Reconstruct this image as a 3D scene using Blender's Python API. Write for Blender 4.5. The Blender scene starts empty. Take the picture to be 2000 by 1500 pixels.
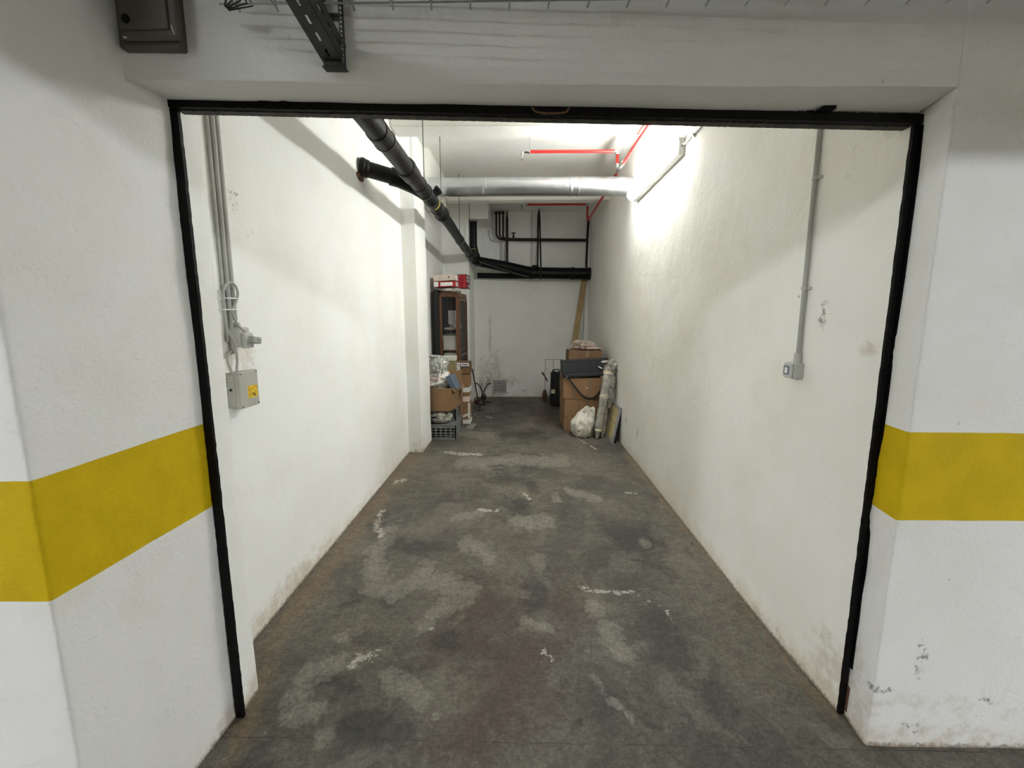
import bpy, bmesh, math, random
import numpy as np
from mathutils import Vector, Matrix, noise, Euler

random.seed(7)
C = bpy.context.scene.collection
scene = bpy.context.scene

# ------------------------------------------------------------------ camera
CAM_F = 855.0            # focal length in pixels of the 2000 px wide frame
cam_data = bpy.data.cameras.new('camera')
cam_data.sensor_fit = 'HORIZONTAL'
cam_data.sensor_width = 36.0
cam_data.lens = CAM_F / 2000.0 * 36.0
cam_data.clip_start = 0.02
cam = bpy.data.objects.new('camera', cam_data)
C.objects.link(cam)
_p = math.atan(130.0 / CAM_F)
_y = math.atan(18.0 * math.cos(_p) / CAM_F)
_F = Vector((-math.sin(_y) * math.cos(_p), math.cos(_y) * math.cos(_p), -math.sin(_p)))
_R = Vector((math.cos(_y), math.sin(_y), 0))
_U = _R.cross(_F)
cam.matrix_world = Matrix(((_R.x, _U.x, -_F.x, 0.0), (_R.y, _U.y, -_F.y, 0.0), (_R.z, _U.z, -_F.z, 1.5), (0, 0, 0, 1)))
scene.camera = cam

# ------------------------------------------------------------------ world, exposure
world = bpy.data.worlds.new('world')
scene.world = world
world.use_nodes = True
world.node_tree.nodes['Background'].inputs[0].default_value = (0.5, 0.52, 0.55, 1)
world.node_tree.nodes['Background'].inputs[1].default_value = 0.05
vs = scene.view_settings
vs.view_transform = 'Standard'
vs.look = 'None'
vs.gamma = 1.0
vs.use_curve_mapping = False
vs.exposure = 2.1
scene.cycles.max_bounces = 10
scene.cycles.diffuse_bounces = 6
scene.cycles.sample_clamp_indirect = 6.0

LAMP_IN = 24.0           # tube on the right wall of the box
LAMP_AISLE_FAR = 240.0    # tubes deep in the driving aisle
LAMP_AISLE_NEAR = 10.0
LAMP_AISLE_RIGHT = 255.0    # tube above the aisle near the doorway

AISLE_LAMPS = [          # x, y, rotation, length, material key, label
    (-7.0, -4.1, 0.0, 1.5, 'lamp_far', 'white tube light on the aisle ceiling, left of the doorway axis'),
    (7.0, -4.1, 0.0, 1.5, 'lamp_right', 'white tube light on the aisle ceiling, right of the doorway axis'),
    (-2.4, -0.80, 0.0, 1.5, 'lamp_near', 'white tube light on the ceiling just left of the doorway'),
]

# ------------------------------------------------------------------ helpers
WM = {}                  # world matrix of each root

def tag(o, label=None, cat=None, group=None, kind=None):
    if label: o['label'] = label
    if cat: o['category'] = cat
    if group: o['group'] = group
    if kind: o['kind'] = kind
    return o

def thing(name, label, cat, loc=(0, 0, 0), rz=0.0, group=None, rot=None):
    o = bpy.data.objects.new(name, None)
    o.empty_display_size = 0.05
    C.objects.link(o)
    o.location = loc
    e = Euler(rot) if rot else Euler((0, 0, rz))
    o.rotation_euler = e
    WM[o.name] = Matrix.Translation(Vector(loc)) @ e.to_matrix().to_4x4()
    return tag(o, label, cat, group)

class B:
    def __init__(self):
        self.bm = bmesh.new()
    def box(self, x0, x1, y0, y1, z0, z1, bev=0.0, seg=1):
        return self.obox(Matrix.Translation(((x0 + x1) / 2, (y0 + y1) / 2, (z0 + z1) / 2)), (x1 - x0, y1 - y0, z1 - z0), bev, seg)
    def obox(self, M, dims, bev=0.0, seg=1):
        t = bmesh.new()
        bmesh.ops.create_cube(t, size=1.0)
        for v in t.verts:
            v.co = Vector((v.co.x * dims[0], v.co.y * dims[1], v.co.z * dims[2]))
        if bev > 0:
            bmesh.ops.bevel(t, geom=list(t.edges), offset=bev, segments=seg, affect='EDGES', profile=0.5)
        bmesh.ops.transform(t, matrix=M, verts=t.verts)
        self._merge(t)
        return self
    def _merge(self, t):
        me = bpy.data.meshes.new('tmp')
        t.to_mesh(me); t.free()
        self.bm.from_mesh(me)
        bpy.data.meshes.remove(me)
    def tube(self, pts, r, n=12, caps=True, closed=False):
        pts = [Vector(p) for p in pts]
        rs = r if isinstance(r, (list, tuple)) else [r] * len(pts)
        N = len(pts)
        ring = []
        d0 = (pts[1] - pts[0]).normalized()
        up = Vector((0, 0, 1)) if abs(d0.z) < 0.9 else Vector((1, 0, 0))
        a = d0.cross(up).normalized()
        for i, p in enumerate(pts):
            if closed:
                d = (pts[(i + 1) % N] - pts[i - 1]).normalized()
            elif i == 0: d = d0
            elif i == N - 1: d = (pts[-1] - pts[-2]).normalized()
            else:
                d = ((pts[i + 1] - p).normalized() + (p - pts[i - 1]).normalized())
                d = d.normalized() if d.length > 1e-6 else (p - pts[i - 1]).normalized()
            a = (a - d * a.dot(d))
            if a.length < 1e-6:
                a = d.orthogonal()
            a.normalize()
            b = d.cross(a)
            ring.append([self.bm.verts.new(p + (a * math.cos(2 * math.pi * k / n) + b * math.sin(2 * math.pi * k / n)) * rs[i]) for k in range(n)])
        M = N if closed else N - 1
        for i in range(M):
            A, Bq = ring[i], ring[(i + 1) % N]
            for k in range(n):
                self.bm.faces.new((A[k], A[(k + 1) % n], Bq[(k + 1) % n], Bq[k]))
        if caps and not closed:
            self.bm.faces.new(ring[0][::-1]); self.bm.faces.new(ring[-1])
        return self
    def lathe(self, prof, M=Matrix(), n=24):
        """prof: (radius, z) pairs, closed with caps at both ends"""
        rings = []
        for r, z in prof:
            rings.append([self.bm.verts.new(M @ Vector((r * math.cos(2 * math.pi * k / n), r * math.sin(2 * math.pi * k / n), z))) for k in range(n)])
        for A, Bq in zip(rings, rings[1:]):
            for k in range(n):
                self.bm.faces.new((A[k], A[(k + 1) % n], Bq[(k + 1) % n], Bq[k]))
        self.bm.faces.new(rings[0][::-1]); self.bm.faces.new(rings[-1])
        return self
    def prism(self, poly, z0, z1, M=Matrix()):
        lo = [self.bm.verts.new(M @ Vector((x, y, z0))) for x, y in poly]
        hi = [self.bm.verts.new(M @ Vector((x, y, z1))) for x, y in poly]
        n = len(poly)
        for k in range(n):
            self.bm.faces.new((lo[k], lo[(k + 1) % n], hi[(k + 1) % n], hi[k]))
        self.bm.faces.new(lo[::-1]); self.bm.faces.new(hi)
        return self
    def blob(self, c, s, amp=0.12, f=3.0, seed=0, sub=4, ridge=True, shape=None, flat=None):
        t = bmesh.new()
        bmesh.ops.create_icosphere(t, subdivisions=sub, radius=1.0)
        o = Vector((seed * 7.3, seed * 3.1, seed * 1.7))
        for v in t.verts:
            p = v.co.copy()
            d = 0.0
            for k, (ff, aa) in enumerate(((f, 1.0), (f * 2.1, 0.5), (f * 4.3, 0.28))):
                q = noise.noise(p * ff + o * (k + 1))
                d += aa * ((0.35 - abs(q) * 1.6) if ridge else q)
            p *= 1.0 + amp * d
            if shape: p = shape(p)
            w = Vector((c[0] + p.x * s[0], c[1] + p.y * s[1], c[2] + p.z * s[2]))
            if flat is not None and w.z < flat: w.z = flat + 0.0006 * (1 + q)
            v.co = w
        self._merge(t)
        return self
    def build(self, name, mat, parent=None, smooth=False, local=False, **kw):
        bmesh.ops.recalc_face_normals(self.bm, faces=self.bm.faces)
        me = bpy.data.meshes.new(name)
        if smooth:
            for f in self.bm.faces: f.smooth = True
        M = Matrix()
        if parent is not None:
            M = WM[parent.name]
            if not local:
                bmesh.ops.transform(self.bm, matrix=M.inverted(), verts=self.bm.verts)
        loc = None
        if parent is None and not kw.pop('origin_zero', False):
            co = [v.co for v in self.bm.verts]
            lo = Vector((min(c.x for c in co), min(c.y for c in co), min(c.z for c in co)))
            hi = Vector((max(c.x for c in co), max(c.y for c in co), max(c.z for c in co)))
            loc = Vector(((lo.x + hi.x) / 2, (lo.y + hi.y) / 2, lo.z))
            bmesh.ops.translate(self.bm, verts=self.bm.verts, vec=-loc)
        kw.pop('origin_zero', None)
        self.bm.to_mesh(me); self.bm.free()
        if smooth:
            try: me.set_sharp_from_angle(angle=math.radians(smooth if smooth is not True else 45))
            except Exception: pass
        o = bpy.data.objects.new(name, me)
        C.objects.link(o)
        me.materials.append(mat)
        if parent is not None:
            o.parent = parent
            WM[o.name] = M
        else:
            if loc is not None: o.location = loc
            WM[o.name] = Matrix.Translation(loc) if loc is not None else Matrix()
        return tag(o, **kw)

def catmull(pts, n=6):
    P = [Vector(p) for p in pts]
    P = [P[0] * 2 - P[1]] + P + [P[-1] * 2 - P[-2]]
    out = []
    for i in range(1, len(P) - 2):
        for k in range(n):
            t = k / n
            a, b, c, d = P[i - 1], P[i], P[i + 1], P[i + 2]
            out.append(0.5 * ((2 * b) + (c - a) * t + (2 * a - 5 * b + 4 * c - d) * t * t + (3 * b - a - 3 * c + d) * t ** 3))
    out.append(P[-2])
    return out

# ------------------------------------------------------------------ materials
def nt(name):
    m = bpy.data.materials.new(name)
    m.use_nodes = True
    t = m.node_tree
    return m, t, t.nodes['Principled BSDF']

def N(t, typ, **kw):
    n = t.nodes.new(typ)
    for k, v in kw.items():
        if isinstance(k, str) and k.startswith('i_'):
            n.inputs[int(k[2:])].default_value = v
        else:
            setattr(n, k, v)
    return n

def noise_tex(t, vec, scale, detail=4, rough=0.55, dist=0.0):
    n = t.nodes.new('ShaderNodeTexNoise')
    n.inputs['Scale'].default_value = scale
    n.inputs['Detail'].default_value = detail
    n.inputs['Roughness'].default_value = rough
    n.inputs['Distortion'].default_value = dist
    t.links.new(vec, n.inputs['Vector'])
    return n.outputs['Fac']

def math_n(t, op, a, b=None, c=None, clamp=False):
    n = t.nodes.new('ShaderNodeMath'); n.operation = op; n.use_clamp = clamp
    for i, x in enumerate((a, b, c)):
        if x is None: continue
        if isinstance(x, (int, float)): n.inputs[i].default_value = x
        else: t.links.new(x, n.inputs[i])
    return n.outputs[0]

def sstep(t, x, lo, hi):
    n = t.nodes.new('ShaderNodeMapRange'); n.interpolation_type = 'SMOOTHSTEP'
    n.inputs['From Min'].default_value = lo; n.inputs['From Max'].default_value = hi
    t.links.new(x, n.inputs['Value'])
    return n.outputs['Result']

def mixc(t, fac, a, b, mode='MIX'):
    n = t.nodes.new('ShaderNodeMix'); n.data_type = 'RGBA'; n.blend_type = mode
    for s, x in ((0, fac), (6, a), (7, b)):
        if isinstance(x, (int, float)): n.inputs[s].default_value = x
        elif isinstance(x, tuple): n.inputs[s].default_value = x if len(x) == 4 else x + (1,)
        else: t.links.new(x, n.inputs[s])
    return n.outputs[2]

def bump(t, bs, h, dist, strength=1.0):
    n = t.nodes.new('ShaderNodeBump')
    n.inputs['Distance'].default_value = dist
    n.inputs['Strength'].default_value = strength
    t.links.new(h, n.inputs['Height'])
    t.links.new(n.outputs[0], bs.inputs['Normal'])

def mat(name, col, rough=0.6, metal=0.0, var=0.12, scale=12.0, bmp=0.0, bscale=60.0, spec=None, alpha=None, trans=None, col2=None, wear=None):
    m, t, bs = nt(name)
    tc = t.nodes.new('ShaderNodeTexCoord').outputs['Object']
    f = noise_tex(t, tc, scale, 5)
    c1 = tuple(c * (1 - var) for c in col)
    c2 = col2 if col2 else tuple(min(1, c * (1 + var)) for c in col)
    f2 = sstep(t, f, 0.3, 0.7)
    out = mixc(t, f2, c1, c2)
    if wear:   # worn patches of another colour
        w = sstep(t, noise_tex(t, tc, wear[1], 6, 0.65), wear[2], wear[2] + 0.08)
        out = mixc(t, w, out, wear[0])
    t.links.new(out, bs.inputs['Base Color'])
    bs.inputs['Roughness'].default_value = rough
    bs.inputs['Metallic'].default_value = metal
    if spec is not None: bs.inputs['Specular IOR Level'].default_value = spec
    if alpha is not None: bs.inputs['Alpha'].default_value = alpha
    if trans is not None: bs.inputs['Transmission Weight'].default_value = trans
    if bmp > 0:
        bump(t, bs, noise_tex(t, tc, bscale, 4), bmp)
    return m

def plaster(name, base=(0.80, 0.79, 0.755), band=False, bstr=1.0, warm=(0.62, 0.54, 0.40)):
    m, t, bs = nt(name)
    geo = t.nodes.new('ShaderNodeNewGeometry')
    pos = geo.outputs['Position']
    sep = t.nodes.new('ShaderNodeSeparateXYZ'); t.links.new(pos, sep.inputs[0])
    z = sep.outputs['Z']
    big = noise_tex(t, pos, 1.6, 5, 0.6)
    mid = noise_tex(t, pos, 9.0, 6, 0.6)
    fine = noise_tex(t, pos, 70.0, 4, 0.6)
    col = mixc(t, sstep(t, big, 0.35, 0.7), base, tuple(c * k for c, k in zip(base, (0.95, 0.94, 0.91))))
    # faint yellowed blotches
    bl = math_n(t, 'MULTIPLY', sstep(t, noise_tex(t, pos, 3.2, 6, 0.65), 0.56, 0.75), 0.35)
    col = mixc(t, bl, col, tuple(c * k for c, k in zip(base, (0.93, 0.88, 0.78))))
    # grime that rises a few centimetres from the floor
    hz = math_n(t, 'ADD', z, math_n(t, 'MULTIPLY', math_n(t, 'SUBTRACT', mid, 0.5), 0.28))
    low = math_n(t, 'SUBTRACT', 1.0, sstep(t, hz, -0.03, 0.13))
    col = mixc(t, math_n(t, 'MULTIPLY', low, 0.22 if band else 0.45), col, warm)
    low2 = math_n(t, 'SUBTRACT', 1.0, sstep(t, math_n(t, 'ADD', z, math_n(t, 'MULTIPLY', math_n(t, 'SUBTRACT', fine, 0.5), 0.05)), 0.0, 0.022))
    col = mixc(t, math_n(t, 'MULTIPLY', low2, 0.8), col, (0.10, 0.075, 0.05))
    # specks and scratches
    vor = t.nodes.new('ShaderNodeTexVoronoi'); vor.inputs['Scale'].default_value = 7.0
    t.links.new(pos, vor.inputs['Vector'])
    sp = math_n(t, 'MULTIPLY', math_n(t, 'SUBTRACT', 1.0, sstep(t, vor.outputs['Distance'], 0.012, 0.03)), sstep(t, mid, 0.5, 0.62))
    col = mixc(t, math_n(t, 'MULTIPLY', sp, 0.5), col, (0.25, 0.23, 0.2))
    # placed marks: red = brown damp, green = dark scuffs
    at = t.nodes.new('ShaderNodeAttribute'); at.attribute_name = 'marks'
    sc = t.nodes.new('ShaderNodeSeparateColor'); t.links.new(at.outputs['Color'], sc.inputs[0])
    warp = noise_tex(t, pos, 14.0, 7, 0.7)
    r = math_n(t, 'ADD', sc.outputs[0], math_n(t, 'MULTIPLY', math_n(t, 'SUBTRACT', warp, 0.5), 3.2))
    rm = math_n(t, 'MULTIPLY', sstep(t, r, 0.30, 1.1), sstep(t, sc.outputs[0], 0.02, 0.45))
    col = mixc(t, math_n(t, 'MULTIPLY', rm, 0.38), col, (0.38, 0.27, 0.16))
    g = math_n(t, 'ADD', sc.outputs[1], math_n(t, 'MULTIPLY', math_n(t, 'SUBTRACT', noise_tex(t, pos, 38.0, 6, 0.72), 0.5), 3.6))
    gm = math_n(t, 'MULTIPLY', sstep(t, g, 0.55, 1.1), sstep(t, sc.outputs[1], 0.05, 0.4))
    col = mixc(t, math_n(t, 'MULTIPLY', gm, 0.75), col, (0.10, 0.095, 0.09))
    rough = 0.75
    if band:
        zz = math_n(t, 'ADD', z, math_n(t, 'MULTIPLY', math_n(t, 'SUBTRACT', noise_tex(t, pos, 5.0, 3), 0.5), 0.008))
        b1 = sstep(t, zz, 0.8485, 0.8505)
        b2 = math_n(t, 'SUBTRACT', 1.0, sstep(t, zz, 1.1405, 1.1425))
        bb = math_n(t, 'MULTIPLY', b1, b2)
        yc = mixc(t, sstep(t, mid, 0.3, 0.7), (0.60, 0.42, 0.002), (0.53, 0.37, 0.002))
        col = mixc(t, bb, col, yc)
    t.links.new(col, bs.inputs['Base Color'])
    bs.inputs['Roughness'].default_value = rough
    bs.inputs['Specular IOR Level'].default_value = 0.25
    # trowel ridges: stretched noise, lumps and grain
    h1 = noise_tex(t, pos, 6.0, 6, 0.6, 0.6)
    mp = t.nodes.new('ShaderNodeMapping'); mp.inputs['Scale'].default_value = (1.0, 1.0, 2.6)
    t.links.new(pos, mp.inputs['Vector'])
    h2 = noise_tex(t, mp.outputs[0], 24.0, 5, 0.62, 0.6)
    h2 = math_n(t, 'MULTIPLY', sstep(t, h2, 0.52, 0.72), sstep(t, mid, 0.46, 0.62))
    h = math_n(t, 'ADD', math_n(t, 'MULTIPLY', h1, 0.8), math_n(t, 'MULTIPLY', h2, 0.10))
    h = math_n(t, 'ADD', h, math_n(t, 'MULTIPLY', fine, 0.20))
    h = math_n(t, 'ADD', h, math_n(t, 'MULTIPLY', noise_tex(t, pos, 130.0, 3, 0.6), 0.09))
    bump(t, bs, h, 0.011 * bstr, 1.0)
    return m

M = {}
M['wall_out'] = plaster('plaster_outside', (0.80, 0.80, 0.79), band=True, bstr=0.9)
M['wall_in'] = plaster('plaster_inside', (0.87, 0.875, 0.855), bstr=0.6)
M['wall_warm'] = plaster('plaster_inside_yellowed', (0.87, 0.86, 0.815), bstr=0.6)
M['aisle'] = plaster('plaster_aisle_grey', (0.38, 0.38, 0.365), band=True, bstr=0.8)
M['ceil'] = plaster('plaster_ceiling', (0.83, 0.825, 0.79), bstr=0.8)
M['frame'] = mat('black_paint_steel', (0.0035, 0.003, 0.003), 0.6, 0.0, 0.3, 20, 0.002, 80, spec=0.15, wear=((0.05, 0.035, 0.025), 30, 0.70))
M['frame_edge'] = mat('grimy_steel_edge', (0.04, 0.032, 0.024), 0.7, 0.1, 0.4, 25, 0.003, 60, wear=((0.02, 0.017, 0.014), 22, 0.55))
M['rust'] = mat('rust', (0.12, 0.055, 0.03), 0.85, 0, 0.4, 40, 0.002)
M['galv'] = mat('galvanised_steel', (0.42, 0.43, 0.43), 0.38, 0.9, 0.12, 30)
M['dark_galv'] = mat('dull_galvanised_strut', (0.045, 0.047, 0.045), 0.5, 0.4, 0.2, 30)
M['duct'] = mat('spiral_duct_metal', (0.62, 0.64, 0.66), 0.30, 1.0, 0.06, 6)
M['jbox'] = mat('brown_grey_plastic', (0.085, 0.072, 0.058), 0.5, 0, 0.15, 8, 0.001, 50)
M['grey_plastic'] = mat('light_grey_plastic', (0.47, 0.47, 0.44), 0.45, 0, 0.05, 6)
M['grey_box'] = mat('grey_enclosure_plastic', (0.42, 0.42, 0.37), 0.5, 0, 0.06, 8)
M['cable_grey'] = mat('grey_cable_sheath', (0.36, 0.36, 0.33), 0.5, 0, 0.06)
M['white_plastic'] = mat('white_plastic', (0.78, 0.78, 0.75), 0.4, 0, 0.04)
M['blue_window'] = mat('smoked_window', (0.16, 0.18, 0.24), 0.15, 0, 0.1)
M['yellow_sticker'] = mat('yellow_sticker', (0.78, 0.52, 0.02), 0.5, 0, 0.05)
M['black_ink'] = mat('black_ink', (0.02, 0.02, 0.02), 0.6)
M['iron'] = mat('old_cast_iron', (0.008, 0.0062, 0.005), 0.5, 0.0, 0.5, 9, 0.004, 30, spec=0.22, wear=((0.045, 0.030, 0.021), 9, 0.58))
M['pipe_black'] = mat('black_pipe_plastic', (0.0045, 0.0048, 0.005), 0.45, 0, 0.25, 12, spec=0.22)
M['pipe_stripe'] = mat('yellow_marking', (0.75, 0.62, 0.12), 0.5)
M['red_pipe'] = mat('red_enamel', (0.50, 0.022, 0.018), 0.32, 0, 0.12, 20)
M['brown_pipe'] = mat('brown_painted_pipe', (0.022, 0.013, 0.0095), 0.5, 0.0, 0.3, 20, spec=0.25, wear=((0.12, 0.10, 0.08), 35, 0.68))
M['rod'] = mat('threaded_rod', (0.10, 0.095, 0.085), 0.5, 0.6)
M['chrome'] = mat('chrome', (0.6, 0.6, 0.58), 0.25, 1.0)
M['wood_red'] = mat('reddish_cabinet_wood', (0.125, 0.050, 0.020), 0.4, 0, 0.2, 18)
M['plank'] = mat('bare_pine', (0.36, 0.25, 0.12), 0.7, 0, 0.15, 14)
M['card'] = mat('cardboard', (0.27, 0.155, 0.075), 0.85, 0, 0.08, 9, 0.0008, 40)
M['card_dark'] = mat('brown_cardboard', (0.17, 0.097, 0.05), 0.85, 0, 0.1, 9, 0.0008, 40)
M['tape'] = mat('brown_packing_tape', (0.22, 0.14, 0.08), 0.3, 0, 0.06)
M['tape_clear'] = mat('clear_packing_tape', (0.55, 0.47, 0.36), 0.2, 0, 0.06)
M['paper'] = mat('white_paper', (0.78, 0.77, 0.74), 0.7, 0, 0.05)
M['pinkish'] = mat('pinkish_tape', (0.75, 0.60, 0.54), 0.4, 0, 0.1)
M['red_card'] = mat('red_binder_card', (0.40, 0.012, 0.02), 0.45, 0, 0.06)
M['beige'] = mat('beige_binder_card', (0.62, 0.54, 0.45), 0.6, 0, 0.06)
M['blue_card'] = mat('blue_grey_card', (0.10, 0.13, 0.19), 0.5, 0, 0.08)
M['dark_void'] = mat('black_board', (0.012, 0.012, 0.012), 0.8)
M['black_fabric'] = mat('black_suitcase_fabric', (0.007, 0.007, 0.009), 0.8, 0, 0.2, 40, 0.001, 200)
M['navy_fabric'] = mat('dark_slate_fabric', (0.020, 0.024, 0.027), 0.6, 0, 0.15, 20, 0.001, 150)
M['strap'] = mat('black_webbing', (0.01, 0.01, 0.011), 0.7)
M['crate'] = mat('grey_crate_plastic', (0.19, 0.20, 0.19), 0.55, 0, 0.1, 12)
M['sack'] = mat('woven_white_plastic', (0.68, 0.65, 0.57), 0.55, 0, 0.06, 8, 0.004, 18)
M['foil'] = mat('clear_wrap_film', (0.48, 0.48, 0.445), 0.16, 0.08, 0.35, 7, 0.014, 12, spec=1.0)
M['foil2'] = mat('dusty_wrap_film', (0.31, 0.30, 0.26), 0.2, 0.15, 0.4, 10, 0.008, 16, spec=1.0)
M['bubble'] = mat('bubble_wrap', (0.42, 0.33, 0.28), 0.3, 0, 0.4, 12, 0.006, 25, spec=0.8)
M['yellow_panel'] = mat('pale_yellow_panel', (0.48, 0.40, 0.20), 0.6, 0, 0.06)
M['alu'] = mat('aluminium_edge', (0.42, 0.43, 0.46), 0.4, 0.5, 0.06)
M['label_ink'] = mat('purple_grey_print', (0.16, 0.14, 0.22), 0.7)
M['note'] = mat('pale_yellow_label', (0.68, 0.66, 0.42), 0.7)
M['dark_red'] = mat('dark_red_plastic', (0.025, 0.005, 0.006), 0.5)
M['rubber'] = mat('black_rubber', (0.015, 0.014, 0.013), 0.6)
M['tub'] = mat('white_tub', (0.66, 0.65, 0.57), 0.5, 0, 0.05)
M['tub_lid'] = mat('yellowish_lid', (0.27, 0.22, 0.11), 0.5, 0, 0.05)

def glass_mat():
    m, t, bs = nt('cabinet_glass')
    bs.inputs['Base Color'].default_value = (0.05, 0.055, 0.055, 1)
    bs.inputs['Roughness'].default_value = 0.04
    bs.inputs['Alpha'].default_value = 0.17
    return m
M['glass'] = glass_mat()

def emit(name, col, strength):
    m = bpy.data.materials.new(name); m.use_nodes = True
    t = m.node_tree
    for n in list(t.nodes): t.nodes.remove(n)
    e = t.nodes.new('ShaderNodeEmission'); e.inputs[0].default_value = col + (1,); e.inputs[1].default_value = strength
    o = t.nodes.new('ShaderNodeOutputMaterial'); t.links.new(e.outputs[0], o.inputs[0])
    return m
M['lamp_in'] = emit('tube_light_diffuser', (0.975, 1.0, 0.965), LAMP_IN)
M['lamp_far'] = emit('aisle_tube_light', (0.93, 0.97, 1.0), LAMP_AISLE_FAR)
M['lamp_right'] = emit('aisle_tube_light_right', (0.93, 0.97, 1.0), LAMP_AISLE_RIGHT)
M['lamp_near'] = emit('aisle_tube_light_dim', (0.93, 0.97, 1.0), LAMP_AISLE_NEAR)

def floor_mat():
    m, t, bs = nt('stained_concrete')
    pos = t.nodes.new('ShaderNodeNewGeometry').outputs['Position']
    big = noise_tex(t, pos, 1.3, 7, 0.62, 0.4)
    mid = noise_tex(t, pos, 5.0, 8, 0.66, 0.5)
    fine = noise_tex(t, pos, 60.0, 5, 0.7)
    vfine = noise_tex(t, pos, 240.0, 3, 0.6)
    col = mixc(t, sstep(t, big, 0.36, 0.66), (0.078, 0.073, 0.061), (0.150, 0.136, 0.110))
    col = mixc(t, math_n(t, 'MULTIPLY', sstep(t, mid, 0.50, 0.60), 0.38), col, (0.19, 0.18, 0.155))
    col = mixc(t, math_n(t, 'MULTIPLY', math_n(t, 'SUBTRACT', 1.0, sstep(t, mid, 0.33, 0.44)), 0.45), col, (0.042, 0.040, 0.036))
    def chan(attr):
        a = t.nodes.new('ShaderNodeAttribute'); a.attribute_name = attr
        s = t.nodes.new('ShaderNodeSeparateColor'); t.links.new(a.outputs['Color'], s.inputs[0])
        return s.outputs
    s1 = chan('stain'); s2 = chan('stain_b')
    def fb(scale, rough, dist, amp):
        return math_n(t, 'MULTIPLY', math_n(t, 'SUBTRACT', noise_tex(t, pos, scale, 8, rough, dist), 0.5), amp)
    wa = math_n(t, 'ADD', fb(4.5, 0.62, 0.8, 2.6), fb(17.0, 0.62, 0.2, 1.1))
    wb = math_n(t, 'ADD', fb(7.3, 0.66, 0.3, 2.2), fb(40.0, 0.6, 0.0, 1.2))
    wc = math_n(t, 'ADD', fb(24.0, 0.7, 0.6, 3.2), fb(90.0, 0.6, 0.0, 1.2))
    def crisp(x, w, lo, hi):
        q = math_n(t, 'ADD', x, w)
        return math_n(t, 'MULTIPLY', sstep(t, q, lo, hi), sstep(t, x, 0.02, 0.30))
    def lay(col, f, k, c):
        return mixc(t, math_n(t, 'MULTIPLY', f, k), col, c)
    col = lay(col, crisp(s2[0], wa, 0.1, 1.0), 0.78, (0.080, 0.058, 0.045))        # brown film
    col = lay(col, crisp(s2[1], wb, 0.2, 1.1), 0.66, (0.20, 0.145, 0.095))          # tan dust by the walls
    col = lay(col, crisp(s1[1], wa, 0.25, 1.0), 0.65, (0.036, 0.036, 0.034))       # dark oil
    col = lay(col, crisp(s1[0], wa, 0.44, 0.66), 0.50, (0.235, 0.220, 0.185))        # pale worn skin
    col = lay(col, crisp(s1[0], wb, 0.75, 0.95), 0.3, (0.27, 0.26, 0.225))
    col = lay(col, crisp(s1[2], wc, 0.55, 0.85), 0.7, (0.50, 0.48, 0.43))         # white salts
    # grit
    vor = t.nodes.new('ShaderNodeTexVoronoi'); vor.inputs['Scale'].default_value = 9.0
    t.links.new(pos, vor.inputs['Vector'])
    sp = math_n(t, 'MULTIPLY', math_n(t, 'SUBTRACT', 1.0, sstep(t, vor.outputs['Distance'], 0.015, 0.04)), sstep(t, mid, 0.47, 0.6))
    col = mixc(t, math_n(t, 'MULTIPLY', sp, 0.75), col, (0.55, 0.53, 0.48))
    g = mixc(t, sstep(t, fine, 0.3, 0.7), (0.74, 0.74, 0.73), (1.26, 1.26, 1.25))
    col = mixc(t, 1.0, col, g, 'MULTIPLY')
    med = noise_tex(t, pos, 22.0, 7, 0.72)
    g3 = mixc(t, sstep(t, med, 0.36, 0.66), (0.84, 0.82, 0.81), (1.14, 1.14, 1.13))
    col = mixc(t, 1.0, col, g3, 'MULTIPLY')
    g2 = mixc(t, sstep(t, vfine, 0.3, 0.7), (0.85, 0.85, 0.85), (1.15, 1.15, 1.15))
    col = mixc(t, 1.0, col, g2, 'MULTIPLY')
    # saw-cut joint across the threshold
    sp_ = t.nodes.new('ShaderNodeSeparateXYZ'); t.links.new(pos, sp_.inputs[0])
    jy = math_n(t, 'ADD', sp_.outputs['Y'], math_n(t, 'MULTIPLY', math_n(t, 'SUBTRACT', noise_tex(t, pos, 12.0, 4), 0.5), 0.012))
    jd = math_n(t, 'ABSOLUTE', math_n(t, 'SUBTRACT', jy, 1.352))
    jm = math_n(t, 'MULTIPLY', math_n(t, 'SUBTRACT', 1.0, sstep(t, jd, 0.0008, 0.0024)), sstep(t, mid, 0.42, 0.56))
    col = mixc(t, math_n(t, 'MULTIPLY', jm, 0.75), col, (0.03, 0.028, 0.025))
    t.links.new(col, bs.inputs['Base Color'])
    ro = math_n(t, 'ADD', 0.52, math_n(t, 'MULTIPLY', mid, 0.3))
    t.links.new(ro, bs.inputs['Roughness'])
    bs.inputs['Specular IOR Level'].default_value = 0.35
    h = math_n(t, 'ADD', math_n(t, 'MULTIPLY', fine, 0.5), math_n(t, 'MULTIPLY', mid, 1.5))
    bump(t, bs, h, 0.0035)
    return m
M['floor'] = floor_mat()

# ------------------------------------------------------------------ structure
def struct(o):
    o['kind'] = 'structure'
    return o

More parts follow.
